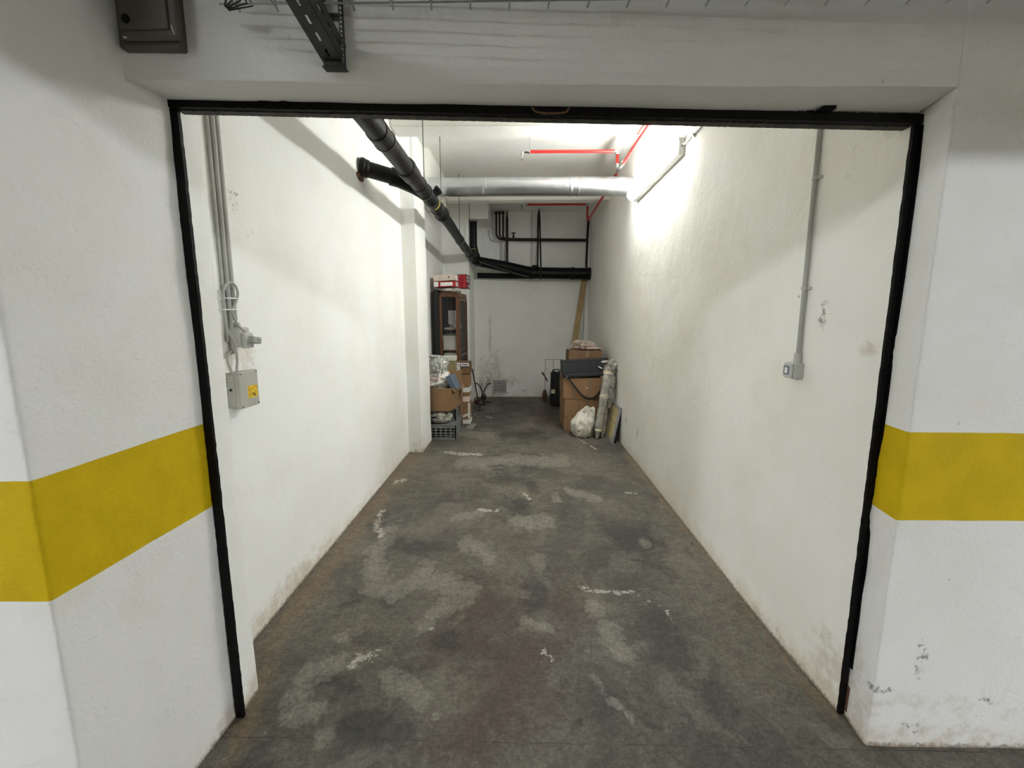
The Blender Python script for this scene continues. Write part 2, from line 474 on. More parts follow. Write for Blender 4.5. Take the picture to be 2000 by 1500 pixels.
STAINS = [("L",-0.914,2.493,0.07,0.137),("L",-0.867,2.379,0.067,0.125),("L",-0.825,2.274,0.064,0.115),("L",-0.76,2.244,0.063,0.113),("L",-0.697,2.215,0.062,0.11),("L",-0.656,2.263,0.064,0.114),("L",-0.614,2.312,0.065,0.119),("L",-0.57,2.364,0.066,0.124),("L",-0.498,2.32,0.065,0.119),("L",-0.429,2.287,0.064,0.116),("L",-0.362,2.255,0.063,0.113),("L",-0.296,2.223,0.062,0.11),("L",-0.399,2.107,0.049,0.084),("L",-0.426,2.048,0.048,0.079),("L",-0.451,1.992,0.047,0.076),("L",-0.476,1.938,0.045,0.072),("L",-0.85,1.844,0.039,0.059),("L",-0.809,1.699,0.052,0.074),("L",-0.846,1.675,0.051,0.073),("L",-0.883,1.651,0.05,0.071),("L",-0.918,1.628,0.049,0.069),("L",-0.898,1.568,0.048,0.065),("L",-0.879,1.513,0.046,0.061),("L",-0.861,1.461,0.044,0.057),("L",-0.821,1.466,0.045,0.057),("L",-0.78,1.471,0.045,0.058),("L",-0.546,1.622,0.047,0.066),("L",-0.488,1.596,0.047,0.064),("L",-0.432,1.571,0.046,0.062),("L",-0.387,1.53,0.045,0.059),("L",-0.71,1.35,0.032,0.038),("L",0.388,2.115,0.049,0.083),("L",0.428,1.884,0.062,0.095),("L",0.453,1.8,0.059,0.088),("L",0.148,1.944,0.027,0.043),("L",0.123,1.952,0.027,0.043),("L",0.098,1.959,0.027,0.044),("L",0.073,1.967,0.028,0.044),("L",0.048,1.974,0.028,0.044),("L",0.023,1.982,0.028,0.045),("L",0.308,1.653,0.025,0.035),("L",0.319,1.631,0.025,0.034),("L",0.33,1.609,0.024,0.033),("L",0.34,1.587,0.024,0.033),("L",0.35,1.566,0.024,0.032),("L",0.36,1.546,0.024,0.031),("L",0.373,1.526,0.023,0.03),("L",0.385,1.506,0.023,0.03),("L",0.398,1.487,0.023,0.029),("L",0.41,1.469,0.022,0.028),("L",0.422,1.45,0.022,0.028),("L",-0.026,3.069,0.057,0.133),("L",0.024,3.067,0.057,0.133),("L",0.073,3.064,0.057,0.132),("L",0.123,3.062,0.057,0.132),("L",0.172,3.06,0.057,0.132),("L",0.221,3.058,0.057,0.132),("L",0.404,3.663,0.034,0.092),("L",0.43,3.644,0.034,0.091),("L",0.456,3.626,0.034,0.09),("L",0.482,3.607,0.034,0.089),("L",0.507,3.589,0.034,0.089),("L",0.532,3.571,0.033,0.088),("L",0.557,3.553,0.033,0.087),("L",0.582,3.535,0.033,0.086),("L",0.606,3.517,0.033,0.085),("L",0.63,3.5,0.033,0.084),("L",0.654,3.482,0.033,0.084),("L",-0.939,2.637,0.068,0.139),("L",-0.931,2.819,0.073,0.157),("L",-0.938,2.915,0.075,0.167),("L",-0.623,4.364,0.061,0.194),("L",-0.571,4.373,0.061,0.194),("L",-0.519,4.382,0.062,0.195),("L",-0.466,4.392,0.062,0.196),("L",-0.413,4.401,0.062,0.197),("L",-0.36,4.41,0.062,0.197),("L",-0.307,4.42,0.062,0.198),("L",-0.254,4.429,0.062,0.199),("L",-0.2,4.438,0.062,0.2),("L",-0.147,4.448,0.062,0.2),("L",-0.093,4.457,0.063,0.201),("L",-0.039,4.458,0.063,0.201),("L",0.016,4.459,0.063,0.201),("L",0.07,4.461,0.063,0.201),("L",0.124,4.462,0.063,0.201),("L",0.178,4.463,0.063,0.201),("L",0.232,4.464,0.063,0.201),("L",0.286,4.465,0.063,0.202),("L",0.341,4.466,0.063,0.202),("L",0.395,4.467,0.063,0.202),("L",0.449,4.468,0.063,0.202),("L",0.312,3.475,0.049,0.125),("L",-0.368,2.747,0.045,0.095),("L",-0.329,2.708,0.044,0.092),("L",-0.291,2.669,0.044,0.09),("L",-0.254,2.632,0.043,0.088),("L",-0.218,2.596,0.043,0.085),("L",-0.182,2.56,0.042,0.083),("L",0.839,2.772,0.032,0.068),("L",-0.791,5.588,0.052,0.207),("L",-0.744,5.575,0.052,0.206),("L",-0.697,5.562,0.052,0.205),("L",-0.651,5.548,0.052,0.204),("L",-0.605,5.535,0.052,0.203),("L",-0.559,5.522,0.052,0.202),("L",-0.513,5.509,0.052,0.201),("L",-0.468,5.496,0.051,0.2),("L",-0.423,5.483,0.051,0.199),("L",-0.378,5.47,0.051,0.198),("L",-0.687,5.862,0.048,0.198),("L",-0.493,3.127,0.037,0.086),("L",-0.463,3.142,0.037,0.087),("L",-0.432,3.157,0.037,0.088),("L",-0.401,3.172,0.037,0.088),("L",-0.37,3.188,0.037,0.089),("L",-0.338,3.204,0.037,0.09),("L",-0.307,3.219,0.038,0.091),("L",-0.322,1.448,0.024,0.03),("L",0.106,2.508,0.047,0.091),("W",-0.732,1.701,0.024,0.034),("W",-0.718,1.714,0.024,0.035),("W",-0.704,1.728,0.024,0.035),("W",-0.672,1.737,0.024,0.036),("W",-0.643,1.781,0.012,0.019),("W",-0.421,1.929,0.009,0.014),("W",-0.428,1.924,0.009,0.014),("W",-0.436,1.919,0.009,0.014),("W",-0.443,1.914,0.009,0.014),("W",-1.012,1.28,0.01,0.012),("W",-0.849,4.744,0.017,0.057),("W",-0.833,4.739,0.017,0.057),("W",-0.818,4.733,0.017,0.056),("W",-0.802,4.728,0.017,0.056),("W",-0.787,4.723,0.017,0.056),("W",-0.771,4.717,0.017,0.056),("W",-0.756,4.712,0.017,0.056),("W",-0.74,4.706,0.017,0.056),("W",-0.725,4.701,0.016,0.056),("W",-0.71,4.695,0.016,0.056),("W",-0.694,4.69,0.016,0.055),("W",-0.679,4.685,0.016,0.055),("W",-0.664,4.679,0.016,0.055),("W",-0.649,4.674,0.016,0.055),("W",-0.635,4.674,0.016,0.055),("W",-0.621,4.674,0.016,0.055),("W",-0.607,4.675,0.016,0.055),("W",-0.593,4.675,0.016,0.055),("W",-0.579,4.675,0.016,0.055),("W",-0.565,4.676,0.016,0.055),("W",-0.551,4.676,0.016,0.055),("W",-0.536,4.676,0.016,0.055),("W",-0.522,4.676,0.016,0.055),("W",-0.508,4.677,0.016,0.055),("W",-0.494,4.677,0.016,0.055),("W",-0.48,4.677,0.016,0.055),("W",-0.466,4.678,0.016,0.055),("W",-0.452,4.678,0.016,0.055),("W",-0.438,4.678,0.016,0.055),("W",-1.144,3.837,0.022,0.063),("W",-1.123,3.85,0.023,0.064),("W",-1.103,3.863,0.023,0.064),("W",-1.083,3.876,0.023,0.065),("W",-1.085,3.203,0.022,0.054),("W",-1.079,3.158,0.022,0.053),("W",-1.073,3.115,0.022,0.051),("W",-1.067,3.072,0.022,0.05),("W",-1.061,3.031,0.021,0.049),("W",-1.055,2.99,0.021,0.048),("W",-1.033,2.951,0.021,0.047),("W",-1.011,2.913,0.02,0.045),("W",-0.99,2.876,0.02,0.044),("W",-0.97,2.84,0.02,0.043),("W",-0.181,3.259,0.019,0.046),("W",-0.331,3.265,0.011,0.028),("W",-0.321,3.262,0.011,0.028),("W",-0.31,3.26,0.011,0.028),("W",-0.3,3.257,0.011,0.028),("W",-0.29,3.255,0.011,0.028),("W",-0.279,3.252,0.011,0.028),("W",-0.269,3.249,0.011,0.028),("W",-0.259,3.247,0.011,0.028),("W",-0.248,3.244,0.011,0.028),("W",-0.238,3.242,0.011,0.028),("W",-0.228,3.239,0.011,0.028),("W",0.018,3.61,0.017,0.045),("W",0.03,3.581,0.017,0.044),("W",0.042,3.553,0.017,0.044),("W",0.054,3.525,0.016,0.043),("W",0.066,3.498,0.016,0.042),("W",0.077,3.47,0.016,0.042),("W",0.315,2.288,0.011,0.019),("W",0.324,2.283,0.011,0.019),("W",0.332,2.278,0.011,0.019),("W",0.341,2.273,0.011,0.019),("W",0.349,2.268,0.011,0.019),("W",0.358,2.263,0.011,0.019),("W",0.366,2.258,0.011,0.019),("W",0.374,2.253,0.011,0.019),("W",0.383,2.248,0.011,0.019),("W",0.391,2.243,0.01,0.019),("W",0.399,2.238,0.01,0.018),("W",0.407,2.234,0.01,0.018),("W",0.417,2.233,0.01,0.018),("W",0.426,2.233,0.01,0.018),("W",0.435,2.233,0.01,0.018),("W",0.444,2.233,0.01,0.018),("W",0.453,2.232,0.01,0.018),("W",0.462,2.232,0.01,0.018),("W",0.472,2.232,0.01,0.018),("W",0.481,2.232,0.01,0.018),("W",0.49,2.232,0.01,0.018),("W",0.499,2.231,0.01,0.018),("W",0.508,2.231,0.01,0.018),("W",0.517,2.231,0.01,0.018),("W",0.526,2.231,0.01,0.018),("W",0.536,2.231,0.01,0.018),("W",0.545,2.23,0.01,0.018),("W",0.554,2.23,0.01,0.018),("W",0.563,2.23,0.01,0.018),("W",0.572,2.23,0.01,0.018),("W",0.581,2.23,0.01,0.018),("W",0.59,2.229,0.01,0.018),("W",0.599,2.229,0.01,0.018),("W",0.609,2.229,0.01,0.018),("W",0.618,2.229,0.01,0.018),("W",0.112,1.784,0.015,0.022),("W",0.123,1.766,0.014,0.021),("W",0.135,1.748,0.014,0.021),("W",0.048,1.997,0.012,0.019),("W",-0.443,6.934,0.018,0.086),("W",-0.53,6.561,0.014,0.063),("W",-0.517,6.546,0.014,0.063),("W",-0.505,6.531,0.014,0.063),("W",-0.493,6.517,0.014,0.062),("W",-0.48,6.502,0.014,0.062),("W",-0.468,6.488,0.014,0.062),("W",-0.456,6.473,0.014,0.062),("W",-0.444,6.459,0.014,0.061),("W",-0.726,6.701,0.016,0.073),("W",-0.434,6.196,0.012,0.05),("W",0.698,5.395,0.014,0.053),("W",0.706,5.371,0.014,0.052),("W",0.713,5.348,0.014,0.052),("W",0.72,5.325,0.014,0.052),("W",0.728,5.301,0.014,0.051),("W",0.735,5.279,0.014,0.051),("W",0.742,5.256,0.014,0.05),("W",0.75,5.233,0.013,0.05),("W",0.758,5.211,0.013,0.049),("W",0.765,5.189,0.013,0.049),("W",0.773,5.167,0.013,0.049),("W",0.78,5.145,0.013,0.048),("W",0.788,5.123,0.013,0.048),("W",0.829,4.997,0.015,0.052),("W",0.838,4.977,0.015,0.051),("W",0.847,4.957,0.014,0.051),("W",0.855,4.936,0.014,0.051),("W",0.864,4.917,0.014,0.05),("W",0.872,4.897,0.014,0.05),("W",0.901,3.628,0.008,0.023),("W",0.908,3.627,0.008,0.023),("W",0.915,3.625,0.008,0.023),("W",0.922,3.624,0.008,0.023),("W",0.929,3.623,0.008,0.022),("W",0.936,3.621,0.008,0.022),("W",0.943,3.62,0.008,0.022),("W",0.95,3.619,0.008,0.022),("W",0.957,3.617,0.008,0.022),("W",0.964,3.616,0.008,0.022),("W",0.971,3.615,0.008,0.022),("W",0.978,3.613,0.008,0.022),("W",0.985,3.612,0.008,0.022),("W",0.992,3.611,0.008,0.022),("W",0.999,3.609,0.008,0.022),("W",1.006,3.608,0.008,0.022),("W",1.12,3.342,0.012,0.029),("W",0.642,2.216,0.005,0.009),("W",0.645,2.212,0.005,0.009),("W",0.648,2.209,0.005,0.009),("W",0.652,2.206,0.005,0.009),("W",0.655,2.202,0.005,0.009),("W",0.658,2.199,0.005,0.009),("W",0.661,2.195,0.005,0.009),("W",0.664,2.192,0.005,0.009),("W",0.667,2.189,0.005,0.009),("W",0.67,2.185,0.005,0.009),("W",0.673,2.182,0.005,0.009),("W",0.675,2.179,0.005,0.009),("W",0.678,2.176,0.005,0.009),("W",0.681,2.172,0.005,0.009),("W",0.684,2.169,0.005,0.009),("W",0.687,2.166,0.005,0.009),("W",0.69,2.163,0.005,0.009),("W",0.693,2.159,0.005,0.009),("W",0.696,2.156,0.005,0.009),("W",0.699,2.153,0.005,0.009),("W",0.702,2.15,0.005,0.009),("W",0.705,2.146,0.005,0.009),("W",0.708,2.143,0.005,0.009),("W",0.71,2.14,0.005,0.008),("W",0.713,2.137,0.005,0.008),("W",0.716,2.134,0.005,0.008),("W",0.719,2.13,0.005,0.008),("W",0.722,2.127,0.005,0.008),("W",0.725,2.124,0.005,0.008),("W",0.727,2.121,0.005,0.008),("W",0.73,2.118,0.005,0.008),("W",0.733,2.115,0.005,0.008),("W",0.736,2.112,0.005,0.008),("W",0.739,2.109,0.005,0.008),("W",0.741,2.105,0.005,0.008),("W",0.744,2.102,0.005,0.008),("W",0.747,2.099,0.005,0.008),("W",0.75,2.096,0.005,0.008),("W",0.752,2.093,0.005,0.008),("W",0.755,2.09,0.005,0.008),("W",0.756,2.085,0.005,0.008),("W",0.756,2.079,0.005,0.008),("W",0.756,2.073,0.005,0.008),("W",0.757,2.068,0.005,0.008),("W",0.757,2.062,0.005,0.008),("W",0.758,2.057,0.005,0.008),("W",0.758,2.052,0.005,0.008),("W",0.758,2.046,0.005,0.008),("W",0.759,2.041,0.005,0.008),("W",0.759,2.035,0.005,0.008),("W",0.759,2.03,0.005,0.008),("W",0.76,2.025,0.005,0.008),("W",0.76,2.02,0.005,0.008),("W",0.76,2.014,0.005,0.008),("W",0.761,2.009,0.005,0.008),("W",0.761,2.004,0.005,0.008),("W",0.762,1.999,0.005,0.008),("W",0.762,1.994,0.005,0.007),("D",-0.215,5.524,0.071,0.278),("D",-0.152,5.525,0.071,0.278),("D",-0.09,5.526,0.071,0.278),("D",-0.028,5.528,0.071,0.278),("D",0.035,5.529,0.071,0.278),("D",0.097,5.53,0.071,0.278),("D",0.159,5.531,0.071,0.279),("D",0.222,5.533,0.071,0.279),("D",0.284,5.534,0.071,0.279),("D",0.106,3.751,0.07,0.193),("D",0.005,3.338,0.066,0.165),("D",-0.29,7.486,0.123,0.64),("D",-0.177,7.432,0.122,0.63),("D",-0.066,7.379,0.121,0.621),("D",0.044,7.326,0.12,0.613),("D",0.152,7.275,0.119,0.604),("D",-0.885,2.736,0.051,0.108),("D",-0.838,2.728,0.051,0.107),("D",-0.791,2.719,0.051,0.107),("D",-0.744,2.71,0.051,0.106),("D",-0.698,2.702,0.051,0.105),("D",-0.652,2.693,0.05,0.105),("D",-0.607,2.685,0.05,0.104),("D",-0.562,2.677,0.05,0.103),("D",-0.884,2.097,0.083,0.142),("D",-0.858,1.629,0.038,0.053),("D",-0.817,1.616,0.038,0.052),("D",-0.777,1.604,0.038,0.052),("D",-0.738,1.592,0.037,0.051),("D",-0.699,1.58,0.037,0.05),("D",-0.661,1.568,0.037,0.05),("D",-0.625,1.42,0.056,0.071),("D",-0.563,1.408,0.056,0.07),("D",-0.501,1.395,0.055,0.069),("D",-0.441,1.383,0.055,0.068),("D",0.805,2.771,0.178,0.381),("D",0.684,1.869,0.131,0.202),("D",0.767,1.515,0.089,0.115),("D",0.635,1.479,0.021,0.026),("D",0.646,1.457,0.02,0.026),("D",0.457,1.432,0.013,0.017),("D",0.471,1.431,0.013,0.017),("D",0.485,1.43,0.013,0.017),("D",0.498,1.428,0.013,0.017),("D",0.512,1.427,0.013,0.017),("D",0.22,1.438,0.02,0.025),("D",-0.232,1.505,0.018,0.023),("D",-0.328,1.848,0.054,0.083),("D",-0.431,1.665,0.023,0.033),("D",0.096,2.25,0.079,0.141),("D",0.091,2.117,0.074,0.126),("D",-0.707,2.143,0.063,0.108),("B",-0.167,1.956,0.217,0.355),("B",-0.035,1.701,0.189,0.275),("B",-0.127,1.452,0.161,0.208),("B",-0.333,2.241,0.105,0.187),("B",0.227,2.12,0.124,0.211),("B",0.359,7.071,0.207,1.034),("T",-1.211,4.572,0.139,0.463),("T",-1.204,4.272,0.13,0.407),("T",-1.197,4.008,0.122,0.36),("T",-1.191,3.773,0.115,0.321),("T",-1.186,3.562,0.108,0.288),("T",-1.181,3.373,0.103,0.26),("T",-1.177,3.201,0.097,0.236),("T",-1.173,3.045,0.093,0.215),("T",-1.169,2.902,0.088,0.196),("T",-1.166,2.772,0.084,0.18),("T",-1.163,2.651,0.081,0.166),("T",-1.162,2.54,0.077,0.154),("T",-1.162,2.437,0.074,0.142),("T",-1.161,2.341,0.071,0.132),("T",-1.161,2.252,0.068,0.123),("T",-1.16,2.169,0.066,0.115),("T",-1.16,2.091,0.064,0.108),("T",-1.159,2.018,0.061,0.101),("T",-1.159,1.95,0.059,0.095),("T",-1.158,1.885,0.057,0.09),("T",-1.158,1.824,0.055,0.085),("T",-1.157,1.767,0.054,0.08),("T",-1.131,1.702,0.052,0.075),("T",-1.107,1.642,0.05,0.07),("T",-1.084,1.585,0.048,0.066),("T",-1.062,1.531,0.047,0.062),("T",-1.041,1.481,0.045,0.059),("T",-1.022,1.433,0.044,0.055),("T",-1.015,1.391,0.042,0.053),("T",-1.009,1.351,0.041,0.05),("T",-1.003,1.313,0.04,0.048),("T",-0.997,1.277,0.039,0.046),("T",-1.173,1.972,0.032,0.052),("T",-1.172,2.007,0.033,0.054),("T",-1.172,2.043,0.033,0.056),("T",-1.171,2.08,0.034,0.057),("T",-1.17,2.118,0.035,0.059),("T",-1.17,2.158,0.035,0.061),("T",-1.169,2.199,0.036,0.063),("T",-1.168,2.241,0.037,0.066),("T",-1.168,2.285,0.037,0.068),("T",-1.167,2.33,0.038,0.071),("T",-1.166,2.377,0.039,0.073),("T",-1.165,2.426,0.04,0.076),("T",1.168,4.657,0.038,0.127),("T",1.168,4.579,0.037,0.123),("T",1.169,4.504,0.037,0.119),("T",1.17,4.431,0.036,0.115),("T",1.17,4.36,0.036,0.112),("T",1.171,4.291,0.035,0.108),("T",1.172,4.224,0.035,0.105),("T",1.172,4.159,0.034,0.102),("T",1.173,4.097,0.034,0.099),("T",1.173,4.035,0.033,0.096),("T",1.174,3.976,0.033,0.094),("T",1.174,3.918,0.032,0.091),("T",1.175,3.862,0.032,0.089),("T",1.175,3.807,0.031,0.086),("T",1.176,3.754,0.031,0.084),("T",1.176,3.702,0.03,0.082),("T",1.177,3.652,0.03,0.08),("T",1.177,3.603,0.029,0.078),("T",1.178,3.555,0.029,0.076),("T",1.178,3.508,0.029,0.074),("T",1.178,3.462,0.028,0.072),("T",1.179,3.418,0.028,0.07),("T",1.179,3.374,0.028,0.069),("T",1.18,3.332,0.027,0.067),("T",1.18,3.291,0.027,0.066),("T",1.18,3.25,0.027,0.064),("T",1.181,3.211,0.026,0.063),("T",1.181,3.172,0.026,0.061),("T",1.181,3.134,0.026,0.06),("T",1.182,3.097,0.025,0.059),("T",1.182,3.061,0.025,0.057),("T",1.182,3.026,0.025,0.056),("T",1.183,2.991,0.024,0.055),("T",1.183,2.957,0.024,0.054),("T",1.183,2.924,0.024,0.053),("T",1.184,2.892,0.024,0.052),("T",1.184,2.86,0.023,0.05),("T",1.184,2.829,0.023,0.049),("T",1.184,2.798,0.023,0.048),("T",1.185,2.769,0.023,0.048),("T",1.185,2.739,0.022,0.047),("T",1.185,2.71,0.022,0.046),("T",1.185,2.682,0.022,0.045),("T",1.186,2.655,0.022,0.044),("T",1.186,2.628,0.022,0.043),("T",1.186,2.601,0.021,0.042),("T",1.186,2.575,0.021,0.042),("T",1.187,2.549,0.021,0.041),("T",1.187,2.524,0.021,0.04),("T",1.187,2.499,0.02,0.039),("T",1.187,2.475,0.02,0.039),("T",1.187,2.45,0.02,0.038),("T",1.186,2.426,0.02,0.037),("T",1.186,2.402,0.02,0.037),("T",1.185,2.379,0.019,0.036),("T",1.185,2.356,0.019,0.035),("T",1.184,2.333,0.019,0.035),("T",1.184,2.311,0.019,0.034),("T",1.184,2.289,0.019,0.033),("T",1.183,2.267,0.019,0.033),("T",1.183,2.246,0.018,0.032),("T",1.182,2.225,0.018,0.032),("T",1.182,2.205,0.018,0.031),("T",1.182,2.185,0.018,0.031),("T",1.181,2.165,0.018,0.03),("T",1.181,2.146,0.018,0.03),("T",1.18,2.127,0.017,0.029),("T",1.18,2.108,0.017,0.029),("T",1.18,2.09,0.017,0.028),("T",1.179,2.071,0.017,0.028),("T",1.179,2.053,0.017,0.027),("T",1.179,2.036,0.017,0.027),("T",1.178,2.018,0.017,0.027),("T",1.178,2.001,0.016,0.026),("T",1.177,1.985,0.016,0.026),("T",1.177,1.968,0.016,0.025),("T",1.177,1.952,0.016,0.025),("T",1.177,1.936,0.016,0.025),("T",1.176,1.92,0.016,0.024),("T",1.176,1.904,0.016,0.024),("T",1.176,1.889,0.015,0.024),("T",1.175,1.874,0.015,0.023),("T",1.175,1.859,0.015,0.023),("T",1.175,1.844,0.015,0.023),("T",1.174,1.829,0.015,0.022),("T",1.174,1.815,0.015,0.022),("T",1.174,1.801,0.015,0.022),("T",1.174,1.787,0.015,0.021),("T",1.173,1.773,0.015,0.021),("T",1.173,1.76,0.014,0.021),("T",1.173,1.746,0.014,0.021),("T",1.172,1.733,0.014,0.02),("T",1.172,1.72,0.014,0.02),("T",1.172,1.707,0.014,0.02),("T",1.172,1.695,0.014,0.019),("T",1.171,1.682,0.014,0.019),("T",1.171,1.67,0.014,0.019),("T",1.171,1.658,0.014,0.019),("T",1.174,1.648,0.013,0.019),("T",1.178,1.638,0.013,0.018),("T",1.181,1.629,0.013,0.018),("T",1.185,1.619,0.013,0.018),("T",1.188,1.61,0.013,0.018),("T",1.191,1.601,0.013,0.018),("T",1.194,1.592,0.013,0.017),("T",1.198,1.582,0.013,0.017),("T",1.201,1.573,0.013,0.017),("T",1.204,1.565,0.013,0.017),("T",1.207,1.556,0.013,0.017),("T",1.21,1.547,0.013,0.017),("T",1.213,1.538,0.013,0.016),("T",1.216,1.53,0.013,0.016),("T",1.219,1.521,0.012,0.016),("T",1.222,1.513,0.012,0.016),("T",1.225,1.505,0.012,0.016),("T",1.228,1.496,0.012,0.016),("T",1.231,1.488,0.012,0.015),("T",1.234,1.48,0.012,0.015),("T",1.163,1.645,0.019,0.026),("T",1.166,1.63,0.019,0.026),("T",1.169,1.615,0.019,0.026),("T",1.171,1.6,0.019,0.025),("T",1.174,1.586,0.019,0.025),("T",1.177,1.572,0.018,0.024),("T",1.18,1.558,0.018,0.024),("T",1.182,1.544,0.018,0.024),("T",1.185,1.531,0.018,0.023),("T",1.187,1.518,0.018,0.023),("T",1.19,1.505,0.018,0.023),("T",1.192,1.492,0.017,0.022),("T",1.195,1.479,0.017,0.022)]

def make_floor():
    xs = list(np.arange(-8.6, -1.4, 0.4)) + list(np.arange(-1.4, 1.9, 0.022)) + list(np.arange(1.9, 8.5, 0.4)) + [8.6]
    ys = list(np.arange(-6.2, 0.6, 0.4)) + list(np.arange(0.6, 4.0, 0.020)) + list(np.arange(4.0, 8.4, 0.035)) + [8.6]
    xs = np.array(xs); ys = np.array(ys)
    nx, ny = len(xs), len(ys)
    X, Y = np.meshgrid(xs, ys)
    ch = {k: np.zeros((ny, nx)) for k in 'LDWBT'}
    for k, x, y, rx, ry in STAINS:
        i0, i1 = np.searchsorted(xs, [x - 2.2 * rx, x + 2.2 * rx]); j0, j1 = np.searchsorted(ys, [y - 2.2 * ry, y + 2.2 * ry])
        i0 = max(0, i0 - 1); j0 = max(0, j0 - 1)
        d = ((X[j0:j1 + 1, i0:i1 + 1] - x) / rx) ** 2 + ((Y[j0:j1 + 1, i0:i1 + 1] - y) / ry) ** 2
        A = ch[k][j0:j1 + 1, i0:i1 + 1]
        np.maximum(A, np.exp(-d * 0.7), out=A)
    co = np.zeros((ny, nx, 3)); co[..., 0] = X; co[..., 1] = Y
    idx = np.arange(nx * ny).reshape(ny, nx)
    f = np.stack([idx[:-1, :-1], idx[:-1, 1:], idx[1:, 1:], idx[1:, :-1]], -1).reshape(-1, 4)
    me = bpy.data.meshes.new('floor')
    me.from_pydata(co.reshape(-1, 3).tolist(), [], f.tolist())
    def att(name, a, b, c):
        at = me.color_attributes.new(name, 'FLOAT_COLOR', 'POINT')
        d = np.ones((nx * ny, 4), dtype=np.float32)
        for i, q in enumerate((a, b, c)):
            d[:, i] = q.reshape(-1)
        at.data.foreach_set('color', d.reshape(-1))
    att('stain', ch['L'], ch['D'], ch['W'])
    att('stain_b', ch['B'], ch['T'], ch['T'] * 0)
    me.materials.append(M['floor'])
    o = bpy.data.objects.new('floor', me); C.objects.link(o)
    struct(o)
make_floor()

# dirt and scuffs on the walls: (channel, x, y, z, radius x, radius y, radius z)
MARKS = [
    (0, -0.47, 8.2, 0.62, 0.10, 1, 0.28), (0, -0.43, 8.2, 0.42, 0.12, 1, 0.12), (0, -0.60, 8.15, 0.35, 0.10, 1, 0.40), (0, -0.72, 8.15, 0.30, 0.12, 1, 0.42),
    (0, -0.25, 8.2, 0.30, 0.25, 1, 0.10), (0, -0.58, 8.15, 1.2, 0.03, 1, 0.5), (1, -0.62, 8.15, 0.28, 0.05, 1, 0.14), (1, -0.40, 8.2, 0.36, 0.16, 1, 0.03),
    (1, -0.28, 8.2, 0.10, 0.04, 1, 0.06), (1, 0.1, 8.2, 0.12, 0.10, 1, 0.03), (1, -0.74, 8.15, 0.22, 0.07, 1, 0.16),
    (0, 1.2, 1.57, 1.40, 1, 0.06, 0.03), (0, 1.2, 1.53, 2.12, 1, 0.10, 0.03), (0, 1.2, 1.52, 0.12, 1, 0.14, 0.16), (0, 1.22, 1.46, 0.04, 1, 0.12, 0.09), (0, 1.25, 1.36, 0.02, 0.4, 1, 0.05),
    (1, 1.2, 1.745, 2.05, 1, 0.012, 0.24), (1, 1.2, 1.75, 1.66, 1, 0.012, 0.10), (1, 1.2, 1.78, 1.50, 1, 0.012, 0.08), (1, 1.2, 1.95, 1.60, 1, 0.03, 0.02),
    (1, 1.2, 4.885, 0.33, 1, 0.03, 0.09), (1, 1.2, 4.40, 0.31, 1, 0.025, 0.07),
    (1, 1.44, 1.365, 1.375, 0.012, 0.05, 0.008), (1, 1.36, 1.365, 1.18, 0.014, 0.05, 0.02), (1, 1.37, 1.365, 0.34, 0.012, 0.05, 0.09), (1, 1.33, 1.365, 0.42, 0.05, 0.05, 0.012), (1, 1.24, 1.365, 0.22, 0.04, 0.05, 0.02),
    (1, 1.63, 1.365, 0.19, 0.035, 0.05, 0.008), (1, 1.70, 1.365, 0.10, 0.10, 0.05, 0.007), (1, 1.67, 1.365, 0.28, 0.008, 0.05, 0.06), (1, 1.8, 1.365, 0.15, 0.08, 0.05, 0.007), (1, 1.58, 1.365, 0.13, 0.02, 0.05, 0.010), (1, 1.37, 1.365, 0.07, 0.05, 0.05, 0.02),
    (0, -1.25, 1.9, 1.33, 1, 0.12, 0.10), (1, -1.25, 1.98, 2.02, 1, 0.03, 0.05), (1, -1.25, 2.05, 1.88, 1, 0.02, 0.02), (1, -1.07, 1.47, 1.36, 1, 0.02, 0.06),
    (0, -1.07, 1.5, 0.03, 1, 0.2, 0.05), (0, -1.25, 2.2, 0.03, 1, 0.5, 0.09), (0, -1.1, 4.75, 0.05, 0.1, 0.1, 0.10), (1, -1.1, 4.72, 0.02, 0.1, 0.1, 0.03),
]

def round_poly(pts, radii, seg=4):
    out = []
    for i, p in enumerate(pts):
        r = radii[i]
        p = Vector(p)
        if r <= 0 or i == 0 or i == len(pts) - 1:
            out.append(p); continue
        a = (Vector(pts[i - 1]) - p).normalized(); b = (Vector(pts[i + 1]) - p).normalized()
        A, D = p + a * r, p + b * r
        for k in range(seg + 1):
            t = k / seg
            out.append(A.lerp(p, t).lerp(p.lerp(D, t), t))
    return out

